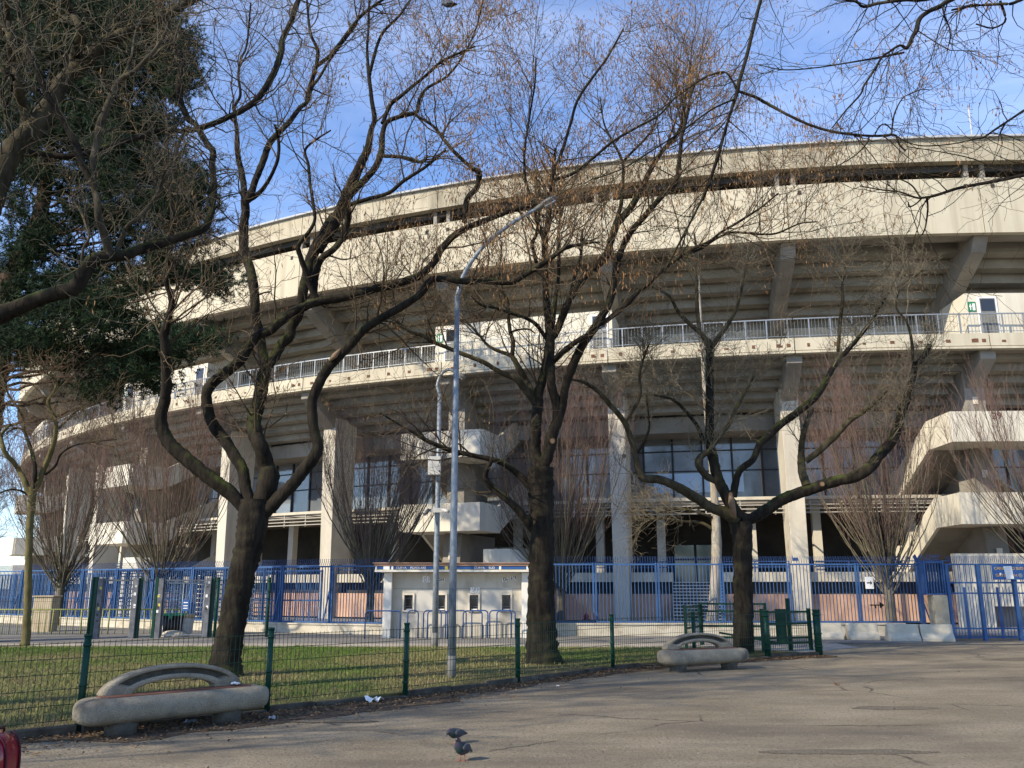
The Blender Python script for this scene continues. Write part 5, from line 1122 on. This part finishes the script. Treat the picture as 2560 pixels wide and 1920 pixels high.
t.trace(H_, [(1290, 1240, 20), (1335, 1180, 18), (1410, 1080, 16), (1470, 950, 13), (1540, 830, 10), (1580, 750, 6)], .8, m=M['bark_moss'])
t.trace(H_, [(1335, 1460, 26), (1260, 1425, 24), (1205, 1345, 22), (1235, 1290, 21), (1285, 1265, 20)], -.5, m=M['bark_moss'])
t.trace(H_, [(1430, 1560, 26), (1470, 1400, 23), (1560, 1320, 22), (1605, 1220, 22), (1670, 1160, 24), (1730, 1100, 25), (1840, 1020, 24), (1960, 920, 23), (2030, 820, 20), (2070, 740, 18), (2150, 640, 16), (2220, 560, 14), (2300, 460, 12), (2380, 340, 10), (2440, 240, 7)], .9)
t.trace(J_, [(455, 620, 12), (468, 420, 11), (485, 280, 11), (480, 200, 8), (500, 60, 6)], -.4, m=M['bark_moss'])
t.trace(J_, [(690, 370, 9), (760, 260, 8), (820, 220, 7), (900, 160, 6), (1010, 90, 5)], .4, m=M['bark_moss'])
t.trace(H_, [(1480, 1700, 44), (1560, 1700, 38), (1680, 1625, 38), (1760, 1575, 38), (1910, 1520, 36), (2060, 1470, 35), (2220, 1430, 36), (2320, 1370, 34), (2380, 1290, 34), (2450, 1215, 33), (2490, 1130, 30), (2530, 1000, 28), (2580, 860, 24), (2610, 720, 20), (2660, 660, 18), (2710, 575, 16)], -1.0)
t.trace(J_, [(942, 725, 9), (932, 560, 9), (900, 430, 7), (830, 330, 6), (850, 220, 4)], .3)
t.trace(J_, [(250, 1490, 30), (222, 1400, 27), (215, 1280, 22), (230, 1150, 18), (285, 990, 15)], .6, m=M['bark_moss'])
t.trace(J_, [(245, 1330, 20), (360, 1240, 20), (470, 1130, 19), (540, 1060, 16), (620, 1010, 14), (700, 940, 12), (770, 870, 10)], -.7, m=M['bark_moss'])
t.crown([(150, (.5, 1.5), (25, 65), .35, .14, 10, .45, .018, .006, .45, .10), (1700, (.3, 1.0), (25, 75), .15, .24, 7, .6, .008, .0045, .1, .25), (6200, (.1, .4), (25, 70), .08, .25, 5, .7, .005, .004, .15, .2)], [M['twig_pale'], M['twig_pale'], M['twig_pale']], 45)
for a_ in ((1747, 1280, 5), (1560, 1140, 4), (2056, 1210, 5)): scar(*a_, t)
b = MB(); yq = t.Y-.34; b.tube([at_depth(1826, 1232, yq+.06), at_depth(1829, 1255, yq-.0), at_depth(1834, 1280, yq-.03), at_depth(1838, 1298, yq+.05)], [.04, .085, .07, .03], 9); b.build('torn_wood', M['cut'], t.root)
# ---- small tree at the left edge
t = Tree('young_tree', 24.3, 'slim yellowish bare tree standing by the footpath at the left edge')
t.trace(K_, [(245, 2825, 55), (250, 2780, 42), (262, 2700, 38), (275, 2300, 35), (285, 1900, 34), (292, 1659, 34), (305, 1500, 35), (318, 1330, 36), (322, 1260, 36)], part='trunk', ground=True, m=M['bark_yellow'], n=12)
t.trace(K_, [(310, 1330, 32), (270, 1260, 30), (220, 1150, 27), (150, 1030, 24), (60, 930, 22), (22, 830, 20), (12, 740, 17), (60, 680, 14), (105, 635, 10)], -.6, m=M['bark_yellow'])
t.trace(K_, [(335, 1280, 26), (345, 1150, 21), (343, 1050, 19), (312, 900, 18), (270, 780, 16), (225, 690, 14), (150, 675, 10), (60, 720, 6)], .5)
t.trace(K_, [(240, 700, 11), (232, 580, 11), (160, 450, 11), (80, 330, 10), (20, 150, 9), (-20, 20, 7)], .4)
t.trace(K_, [(340, 1290, 28), (375, 1220, 28), (430, 1080, 27), (480, 970, 26), (530, 820, 24), (552, 700, 22), (545, 590, 20), (490, 480, 18), (478, 400, 16), (520, 330, 13), (555, 250, 9), (540, 120, 6)], -.4, m=M['bark_yellow'])
t.trace(K_, [(450, 1130, 14), (550, 1040, 12), (600, 930, 11), (720, 850, 9), (900, 810, 7), (1150, 785, 5)], -.9)
t.trace(K_, [(560, 690, 10), (700, 560, 8), (820, 450, 6)], .7)
t.trace(K_, [(300, 1350, 13), (265, 1325, 12), (200, 1290, 10), (100, 1280, 9), (-20, 1320, 7)], -.5)
t.crown([(70, (.5, 1.6), (30, 70), .2, .16, 9, .5, .014, .006, .3, .1), (480, (.3, .9), (25, 70), .05, .22, 6, .6, .007, .0048, .1, .2), (1500, (.15, .45), (25, 70), 0, .22, 5, .7, .005, .0045, .2, .2)], [M['twig'], M['twig'], M['twig']], 55)
# ---- gnarled tree, trunk outside the frame on the left
t = Tree('gnarled_tree', 11.6, 'old mossy bare tree whose heavy limbs reach in at the upper left')
V0 = (0, 0, 1.0)
t.trace(V0, [(-340, 1790, 60), (-320, 1650, 46), (-270, 1300, 42), (-200, 1050, 42), (-140, 900, 42)], part='trunk', ground=True, n=14, m=M['bark_grey'])
t.trace(V0, [(-150, 920, 30), (-90, 830, 28), (-30, 800, 27), (0, 787, 24), (51, 767, 20), (101, 746, 19), (152, 731, 19), (182, 724, 19), (203, 698, 19), (215, 673, 18), (235, 650, 17), (271, 640, 15), (304, 640, 14), (354, 622, 13), (405, 607, 12), (449, 593, 11), (507, 573, 10), (520, 555, 9), (530, 520, 8), (535, 480, 8), (533, 440, 8), (530, 407, 8), (533, 380, 8), (517, 358, 8), (503, 335, 8), (490, 312, 7), (469, 294, 8), (450, 247, 8), (452, 185, 8), (455, 143, 7.5), (436, 108, 8), (417, 73, 8), (405, 38, 9), (398, 5, 9), (385, -40, 8)], 1.4)
t.trace(M_, [(1085, 880, 48), (1062, 770, 44), (1012, 620, 38), (970, 480, 36), (965, 350, 34), (930, 190, 34), (920, 50, 34), (920, -80, 36), (950, -210, 35), (980, -410, 35), (1030, -530, 35), (1090, -680, 33), (1150, -810, 30), (1200, -880, 27), (1320, -950, 22), (1430, -1060, 20), (1540, -1180, 17), (1620, -1310, 15), (1680, -1460, 12)], -.9, m=M['bark_grey'])
t.trace(N_, [(1215, 760, 14), (1290, 600, 13), (1320, 430, 12), (1350, 280, 11), (1400, 190, 10), (1500, 90, 8)], .6, m=M['bark_grey'])
t.trace(M_, [(1150, 850, 26), (1200, 700, 24), (1275, 560, 23), (1380, 480, 22), (1480, 370, 21), (1570, 230, 19), (1600, 100, 17), (1645, 10, 15), (1740, -90, 13), (1790, -170, 12)], -.7, m=M['bark_grey'])
t.trace(M_, [(800, 980, 16), (822, 800, 14), (880, 680, 13), (840, 540, 12), (790, 420, 11), (710, 300, 8)], .5, m=M['bark_grey'])
t.trace(M_, [(810, 980, 13), (700, 1040, 11), (580, 1110, 10), (540, 1180, 6)], -.4, m=M['bark_grey'])
t.trace(V0, [(-150, 920, 34), (-110, 800, 32), (-60, 620, 30), (-20, 500, 29), (10, 415, 28), (38, 367, 27), (68, 337, 26), (96, 304, 24), (119, 268, 20), (142, 228, 19), (162, 200, 18), (186, 175, 18), (220, 149, 17), (248, 121, 16), (278, 101, 15), (316, 81, 14), (354, 61, 13), (392, 50, 12), (420, 38, 11), (455, 14, 11), (495, -8, 10), (540, -35, 9)], .9, m=M['bark_moss'])
t.trace(N_, [(720, 700, 46), (735, 560, 44), (765, 430, 42), (800, 330, 40), (760, 220, 32), (700, 100, 28), (640, -20, 26), (600, -150, 22)], -.9, m=M['bark_moss'])
t.trace(N_, [(280, 1250, 55), (235, 1060, 50), (185, 900, 46), (165, 750, 42), (110, 560, 36), (90, 300, 32), (60, 0, 26)], -.8, m=M['bark_moss'])
t.trace(N_, [(960, 1900, 30), (800, 1600, 33), (765, 1450, 35), (700, 1330, 34), (620, 1180, 34), (530, 1050, 33), (480, 960, 30), (420, 830, 28), (350, 640, 28), (290, 520, 28), (250, 300, 24), (200, 130, 20), (170, -50, 16)], -.5)
t.trace(N_, [(120, 1360, 13), (60, 1220, 12), (50, 1080, 12), (110, 900, 14), (130, 760, 16), (70, 720, 15), (-20, 640, 12)], -.6)
t.trace(N_, [(60, 1070, 16), (20, 950, 15), (40, 800, 14), (90, 720, 12), (200, 680, 8), (300, 600, 6)], -.3)
t.trace(Z0, [(200, 985, 20), (400, 1012, 19), (540, 1000, 19), (650, 970, 19), (800, 920, 20), (950, 870, 18), (1060, 842, 17), (1180, 850, 17), (1300, 830, 18), (1500, 750, 18), (1659, 650, 20), (1760, 500, 21), (1820, 350, 20), (1832, 250, 18), (1890, 130, 16), (1935, 0, 14), (1980, -120, 12)], 1.6)
t.trace(Z0, [(1190, 860, 10), (1150, 950, 12), (1130, 1060, 12), (1050, 1180, 12), (1010, 1290, 12), (900, 1400, 12)], -.2, m=M['bark_grey'])
t.crown([(300, (.5, 1.7), (30, 75), .15, .2, 10, .4, .014, .005, .25, .14), (850, (.3, .95), (30, 75), .05, .28, 7, .6, .006, .0032, .1, .25), (1900, (.1, .4), (30, 75), -.05, .3, 5, .7, .004, .0026, .15, .25)], [M['bark_grey'], M['twig_pale'], M['twig_pale']], 65, (150, (3, 12), lambda P: .02+np.clip((P[:, 2]-6.6)/1.5, 0, 1)), psc=.6)
# ---- tree overhead, trunk outside the frame on the right
t = Tree('overhanging_tree', 7.2, 'bare tree overhead whose thin branches droop in from the upper right')
t.trace(V0, [(4300, 2080, 110), (4230, 1600, 92), (4150, 1000, 84), (4060, 500, 76), (3960, 100, 66), (3850, -250, 56)], part='trunk', ground=True, y0=6.2, n=14)
t.trace(V0, [(3850, -250, 40), (3400, -520, 30), (2900, -640, 24), (2500, -600, 18), (2250, -450, 13), (2050, -250, 9), (1930, -100, 6), (1902, 0, 4.2), (1882, 77, 4.6), (1866, 143, 4.7), (1851, 193, 4.7), (1845, 220, 5), (1836, 251, 4), (1812, 328, 3.4), (1789, 405, 3.2), (1762, 482, 3), (1724, 559, 2.8), (1685, 633, 2.5), (1660, 680, 2)], .8)
t.trace(I_, [(-195, 590, 9), (-80, 630, 10), (0, 675, 10), (150, 755, 9), (300, 820, 9), (450, 858, 9), (620, 878, 8), (720, 880, 8), (812, 874, 8), (835, 890, 7), (850, 935, 6), (892, 980, 5)], -.3)
t.trace(I_, [(800, 870, 6), (808, 800, 5), (822, 730, 5), (870, 640, 4), (940, 600, 4), (1000, 580, 3), (1050, 583, 3)], .3)
t.trace(I_, [(690, 880, 5), (720, 820, 4), (760, 803, 4), (800, 840, 4)], .2)
t.trace(I_, [(830, 880, 5), (900, 920, 4), (1000, 945, 4), (1150, 938, 4), (1260, 920, 4), (1350, 900, 5), (1400, 888, 6), (1500, 820, 7), (1660, 715, 8)], .2)
t.trace(I_, [(655, 885, 6), (640, 930, 5), (560, 1010, 4), (440, 1080, 3), (350, 1120, 3)], .3)
t.trace(E_, [(1455, 580, 9), (1430, 525, 7), (1385, 470, 6), (1330, 470, 5), (1240, 510, 5), (1120, 590, 4), (1000, 680, 4), (860, 785, 3)], .4)
t.trace(E_, [(1445, 640, 7), (1290, 712, 6), (1100, 850, 5), (900, 980, 5), (700, 1100, 4), (500, 1170, 3)], -.4)
t.trace(I_, [(-195, 600, 8), (-260, 790, 7), (-330, 1050, 6), (-420, 1300, 5)], .3)
t.trace(V0, [(3400, -520, 26), (3000, -420, 20), (2700, -200, 14), (2500, -60, 9), (2375, 0, 6.2), (2352, 15, 6), (2317, 31, 5.6), (2298, 50, 5.6), (2291, 77, 5.8), (2283, 88, 5), (2267, 120, 4.6), (2250, 113, 3), (2221, 131, 2.8), (2205, 143, 2.8), (2182, 181, 2.6), (2159, 216, 2.5), (2151, 236, 2.4), (2113, 278, 2), (2080, 320, 1.6)], -.5)
t.trace(I_, [(880, 340, 7), (760, 365, 7), (620, 390, 6), (500, 410, 5), (300, 440, 4), (100, 452, 4), (-60, 420, 3)], .6)
t.trace(V0, [(2500, -60, 9), (2330, -5, 5), (2260, 0, 4), (2197, 8, 4), (2159, 17, 3.6), (2140, 4, 3), (2100, -2, 2.6)], .5)
t.trace(I_, [(1130, 40, 6), (1145, 110, 5), (1175, 180, 4.5), (1180, 250, 4), (1160, 330, 3)], .2)
t.trace(V0, [(2700, -200, 12), (2600, -40, 6), (2540, 5, 4), (2500, 10, 3.5), (2430, 15, 3), (2380, 25, 2.5)], .4)
t.trace(V0, [(2500, 2, 3), (2510, 30, 3), (2512, 55, 2.6), (2480, 70, 2), (2440, 60, 2)], .2)
t.trace(V0, [(4060, 500, 40), (3600, 360, 26), (3200, 360, 18), (2850, 400, 10), (2640, 425, 6), (2560, 438, 4.4), (2499, 451, 4.2), (2402, 469, 4), (2348, 486, 3.6), (2317, 493, 3.2), (2290, 494, 2.6), (2250, 480, 2), (2200, 474, 1.8), (2150, 465, 1.5)], .2)
t.trace(I_, [(1030, 1280, 7), (1035, 1360, 6), (1020, 1470, 5), (1000, 1520, 4)], .2)
t.trace(I_, [(1000, 1280, 6), (960, 1320, 5), (915, 1340, 5), (910, 1310, 4)], -.1)
t.trace(I_, [(985, 1275, 6), (930, 1200, 5), (850, 1160, 4), (700, 1120, 3)], .2)
t.trace(I_, [(1659, 1135, 7), (1530, 1160, 5), (1440, 1080, 4), (1330, 1030, 4), (1150, 990, 3), (900, 950, 3)], .2)
flt = lambda P: .02+np.clip((P[:, 2]-4.6)/1.5, 0, 1)
t.crown([(200, (.3, 1.1), (30, 70), -.10, .2, 9, .5, .005, .0022, .45, .12), (760, (.15, .6), (30, 70), -.15, .25, 6, .7, .0026, .0017, .1, .2), (1100, (.06, .25), (30, 70), -.2, .25, 5, .8, .0019, .0014, .15, .2)], [M['bark'], M['twig_dark'], M['twig_dark']], 75, (330, (2, 8), flt), psc=.42)
# ---- dark pine on the left
PY = 26.5
t = Tree('pine_tree', PY, 'dark green pine tree rising at the upper left behind the mossy limbs')
t.trace(V0, [(-90, 1640, 46), (-75, 1400, 42), (-45, 1100, 40), (-15, 900, 36), (14, 760, 30), (40, 680, 27), (75, 610, 22), (96, 560, 19), (108, 500, 17), (125, 400, 15), (140, 270, 13), (150, 120, 11), (155, -80, 9), (160, -250, 6)], part='trunk', ground=True, n=12, m=M['bark_pine'])
pr = np.random.default_rng(9); clumps = []
REG = [(230, 60, 250, 95, 34), (330, 170, 150, 110, 26), (110, 200, 150, 130, 22), (300, 300, 120, 60, 12), (380, 120, 85, 90, 16), (440, 175, 45, 70, 10), (60, 330, 80, 80, 12), (200, 350, 140, 70, 18), (330, 400, 130, 60, 20), (420, 470, 90, 60, 16), (485, 470, 45, 30, 7), (250, 450, 120, 50, 14), (330, 540, 130, 60, 18), (450, 560, 75, 45, 11), (60, 470, 60, 60, 8), (80, 590, 70, 45, 9), (200, 560, 90, 50, 8), (30, 680, 60, 60, 8), (380, 640, 120, 50, 13), (490, 690, 75, 26, 9), (540, 712, 26, 14, 4), (270, 700, 120, 60, 13), (150, 740, 110, 60, 13), (60, 800, 80, 70, 12), (230, 800, 130, 60, 16), (330, 850, 100, 60, 14), (130, 880, 120, 45, 13), (270, 920, 110, 45, 14), (370, 930, 50, 60, 9), (230, 985, 45, 40, 5), (60, 880, 55, 40, 7), (430, 860, 70, 30, 9), (490, 850, 55, 25, 7), (30, 560, 35, 80, 4), (150, 640, 60, 60, 5), (20, 190, 40, 200, 14), (60, 40, 70, 90, 12), (200, 120, 220, 120, 34), (120, 60, 130, 90, 22), (360, 70, 100, 70, 20), (250, 250, 150, 70, 22), (420, 130, 50, 80, 10), (330, 330, 120, 60, 12), (440, 510, 60, 40, 8)]
ends = []
for cx_, cy_, rx_, ry_, n_ in REG:
    for _ in range(int(n_*1.0)):
        a = pr.random()*2*pi; q = math.sqrt(pr.random()); ends.append((cx_+rx_*q*math.cos(a), cy_+ry_*q*math.sin(a), PY+pr.normal(0, 1.6)))
tr = t.limbs[0][0][0]; brs = []; mains = []
def arc(s_, e, k, lift, jit):
    m_ = (s_+e)/2+np.array([0, 0, lift]); tt = np.linspace(0, 1, k)[:, None]; Q = (1-tt)**2*s_+2*tt*(1-tt)*m_+tt**2*e; Q[1:-1] += pr.normal(0, jit, (k-2, 3)); return Q
q0 = 0
for cx_, cy_, rx_, ry_, n_ in REG:
    for h_ in range(2):
        e = at_depth(cx_+pr.normal(0, rx_*.25), cy_+pr.normal(0, ry_*.25), PY+(-1.1, 1.1)[h_]+pr.normal(0, .3)); dz = e[2]-np.hypot(e[0]-tr[:, 0], e[1]-tr[:, 1])*.15; j = int(np.argmin(np.abs(tr[:, 2]-dz)))
        mains.append(arc(tr[j], e, 12, -.15, .05))
    for (u_, v_, y_) in ends[q0:q0+n_]:
        e = at_depth(u_, v_, y_); mm = np.vstack([mains[-1][5:], mains[-2][5:]]); s_ = mm[int(np.argmin(np.linalg.norm(mm-e, axis=1)+.5*pr.random(len(mm))))]
        brs.append(arc(s_, e, 7, .12, .04)); clumps.append(e)
    q0 += n_
mains = np.array(mains); brs = np.array(brs)
o = tube_obj('branches', [(mains, np.tile(np.linspace(.055, .018, 12), (len(mains), 1))), (brs, np.tile(np.linspace(.018, .007, 7), (len(brs), 1)))], M['bark_pine'], t.root, 4); o['kind'] = 'stuff'
C_ = np.array(clumps); nt_ = 46; tu = np.repeat(C_, nt_, 0); n = len(tu); g3 = pr.normal(0, 1, (n, 3)); tu = tu+g3*np.array([.44, .44, .2])+np.array([0, 0, .05])
sh = [grow([(brs[:, 2:], np.full((len(brs), 5), .010))], 4600, (.15, .6), (20, 60), .2, .2, 4, .6, .007, .004, .1, 3)]
o = tube_obj('twigs', sh, M['bark_pine'], t.root, 3); o['kind'] = 'stuff'
tips = np.vstack([tu, sh[0][0][:, -1], sh[0][0][:, 2]]); n = len(tips); k = 17
axis = pr.normal(0, 1, (n, 3)); axis[:, 2] = np.abs(axis[:, 2])*.7+.3; axis /= np.linalg.norm(axis, axis=1, keepdims=True)
d = axis[:, None]*.6+pr.normal(0, .6, (n, k, 3)); d /= np.linalg.norm(d, axis=2, keepdims=True); Ln = pr.uniform(.14, .25, (n, k, 1)); sd = np.cross(d, pr.normal(size=(n, k, 3))); sd /= np.linalg.norm(sd, axis=2, keepdims=True)
b0 = tips[:, None]+axis[:, None]*pr.uniform(-.07, .07, (n, k, 1)); V = np.stack([b0-sd*.010, b0+sd*.010, b0+d*Ln], 2).reshape(-1, 3)
shade = np.repeat(np.clip(pr.normal(.30, .28, n), 0, 1), k)+pr.normal(0, .12, n*k)
o = np_mesh('needles', V, np.arange(len(V)).reshape(-1, 3), M['needle'], t.root, np.clip(shade, 0, 1), False); o['kind'] = 'stuff'
# cones
b = MB()
for i in pr.choice(len(C_), 70, replace=False):
    c = C_[i]+pr.normal(0, .15, 3); b.ellipsoid(c, .045, .045, .065, 7, 5)
o = b.build('cones', M['bark_pine'], t.root); o['kind'] = 'stuff'
# ---- upswept hornbeams behind the blue fence
def upswept(name, x, y, H, seed, label, W=1.0, zf=1.5):
    r = np.random.default_rng(seed); root = empty(name, (x, y, 0), label, 'tree', 'broom shaped trees behind the blue fence')
    P = np.array([[[x+.02*math.sin(q*3), y, z] for q, z in enumerate(np.linspace(-.1, zf+.9, 7))]]); R = np.array([[.19, .16, .145, .14, .14, .13, .09]])*H/9
    V, F = tubes(P, R, 10, 3, .03); np_mesh('trunk', V, F, M['stem_olive'], root)
    n = 70; K = 14; a = r.random(n)*2*pi; sp = np.sqrt(r.random(n)); zb = zf+r.uniform(-.35, .9, n); top = H*(.98-.26*sp**1.6)*r.uniform(.82, 1.0, n)
    lean = r.normal(0, .35, 2); gapa = r.random(3)*2*pi; top = top*(1-.22*sum(np.exp(-((np.angle(np.exp(1j*(a-g_)))/.35)**2)) for g_ in gapa)); rad = (.35+2.45*sp)*W*H/9; tt = np.linspace(0, 1, K)
    prof = 1-(1-tt)**1.55
    S_ = np.zeros((n, K, 3)); S_[:, :, 0] = x+.04*np.cos(a)[:, None]+(rad*np.cos(a))[:, None]*prof; S_[:, :, 1] = y+.04*np.sin(a)[:, None]+(rad*np.sin(a))[:, None]*prof
    S_[:, :, 2] = zb[:, None]+(top-zb)[:, None]*tt**1.08; S_[:, :, 0] += lean[0]*tt**1.5; S_[:, :, 1] += lean[1]*tt**1.5; S_[:, 2:] += np.cumsum(r.normal(0, .022, (n, K-2, 3)), 1)
    Rs = (r.uniform(.015, .034, n)[:, None])*(1-.82*tt)[None]*H/9
    o = tube_obj('branches', [(S_, np.maximum(Rs, .006))], M['stem_olive'], root, 5); o['kind'] = 'stuff'
    c1 = grow([(S_, Rs)], 620, (.6, 2.1), (12, 38), .45, .08, 7, .55, .011, .0055, .15, seed+1)
    c2 = grow([c1, (S_[:, 7:], Rs[:, 7:])], 3600, (.3, 1.1), (14, 48), .3, .1, 5, .6, .0048, .0034, .1, seed+2)
    o = tube_obj('twigs', [c1], M['twig_red'], root, 3); o['kind'] = 'stuff'
    o = tube_obj('fine_twigs', [c2], M['twig_red'], root, 3); o['kind'] = 'stuff'
    return root
for u_, Y_, H_t, sd_, W_, lb in ((150, 38.5, 9.6, 101, .9, 'broom shaped bare tree furthest left behind the blue fence'), (398, 36.0, 10.8, 102, 1.05, 'broom shaped bare tree between the young tree and the big left trunk'),
                            (926, 34.0, 9.8, 103, .95, 'broom shaped bare tree just left of the ticket booth'), (1402, 34.0, 10.8, 104, .95, 'broom shaped bare tree right behind the middle trunk'),
                            (2225, 32.8, 10.4, 105, .85, 'broom shaped bare tree in front of the right stair tower'), (2690, 30.2, 10.4, 106, 1.1, 'reddish broom shaped bare tree cut by the right edge')):
    upswept('hornbeam_tree', fx(u_, Y_), Y_, H_t, sd_, lb, W_)
# ---- pale slender tree behind the fence
t = Tree('plane_tree', 31.6, 'slender pale barked tree inside the blue fence behind the pollarded tree')
t.trace(H_, [(1290, 2390, 42), (1310, 2250, 36), (1325, 1950, 34), (1318, 1650, 28), (1300, 1400, 22), (1268, 1100, 18), (1248, 850, 15), (1235, 600, 13), (1215, 300, 10), (1205, 60, 7), (1200, -60, 5)], part='trunk', ground=True, m=M['bark_pale'])
t.trace(H_, [(1310, 1780, 12), (1230, 1730, 10), (1100, 1720, 9), (960, 1700, 7), (820, 1720, 5)], .5, m=M['bark_moss'])
t.trace(H_, [(1312, 1700, 10), (1200, 1660, 8), (1080, 1640, 7), (960, 1660, 5)], -.6, m=M['bark_moss'])
t.trace(H_, [(1265, 1000, 6), (1150, 900, 5), (1020, 830, 4), (880, 790, 3), (760, 760, 2)], .6, m=M['bark_moss'])
t.crown([(60, (.6, 1.8), (30, 70), .15, .16, 9, .5, .014, .007, .3, .1), (420, (.3, .9), (25, 70), .05, .2, 6, .6, .008, .006, .1, .2), (900, (.15, .5), (25, 70), 0, .2, 5, .7, .006, .005, .2, .2)], [M['twig_pale'], M['twig_pale'], M['twig_pale']], 85)
# ---- far bare trees at the left
def far_tree(x, y, H, seed, label, name='far_tree', group='bare trees beyond the stadium at the left'):
    r = np.random.default_rng(seed); root = empty(name, (x, y, 0), label, 'tree', group)
    z = np.linspace(-.1, H, 12); P = np.stack([x+np.cumsum(r.normal(0, .05, 12)), y+np.cumsum(r.normal(0, .05, 12)), z], 1)[None]; R = np.linspace(.2, .03, 12)[None]
    V, F = tubes(P, R, 8, seed, .03); np_mesh('trunk', V, F, M['bark'], root)
    a1 = grow([(P, R)], 46, (H*.2, H*.42), (30, 65), .25, .12, 9, .5, .06, .018, .2, seed); a2 = grow([a1], 420, (.8, 2.2), (25, 60), .2, .15, 6, .6, .025, .012, .15, seed+1); a3 = grow([a2], 1700, (.4, 1.2), (25, 60), .1, .15, 5, .7, .012, .009, .1, seed+2)
    for nm, c in (('branches', a1), ('twigs', a2), ('fine_twigs', a3)):
        o = tube_obj(nm, [c], M['twig_dark'], root, 3); o['kind'] = 'stuff'
far_tree(-12.6, 4.4, 11.5, 301, 'unseen bare tree outside the left edge, added so its twigs shade the left bench', 'bare_tree', None)  # out of view; added to cast dappled shade on bench and ground
for x, y, H, s, lb in ((-46, 72, 13, 201, 'tall far bare tree seen just left of the young tree'), (-52, 80, 11, 202, 'far bare tree at the left picture edge, the lower one'), (-58, 95, 13, 203, 'farthest bare tree near the left picture edge'), (-53, 100, 10, 204, 'far bare tree showing low between young tree and stadium'), (-61, 112, 11, 205, 'small faint bare tree low behind the others at the left')):
    far_tree(x, y, H, s, lb)

# ------------------------------------------------------------------ lettering becomes plain meshes
dg = bpy.context.evaluated_depsgraph_get()
for o in TEXTS:
    me = bpy.data.meshes.new_from_object(o.evaluated_get(dg)); nm = o.name
    q = bpy.data.objects.new('lettering_mesh', me); COL.objects.link(q); q.parent = o.parent; q.matrix_local = o.matrix_local.copy()
    bpy.data.objects.remove(o); q.name = nm
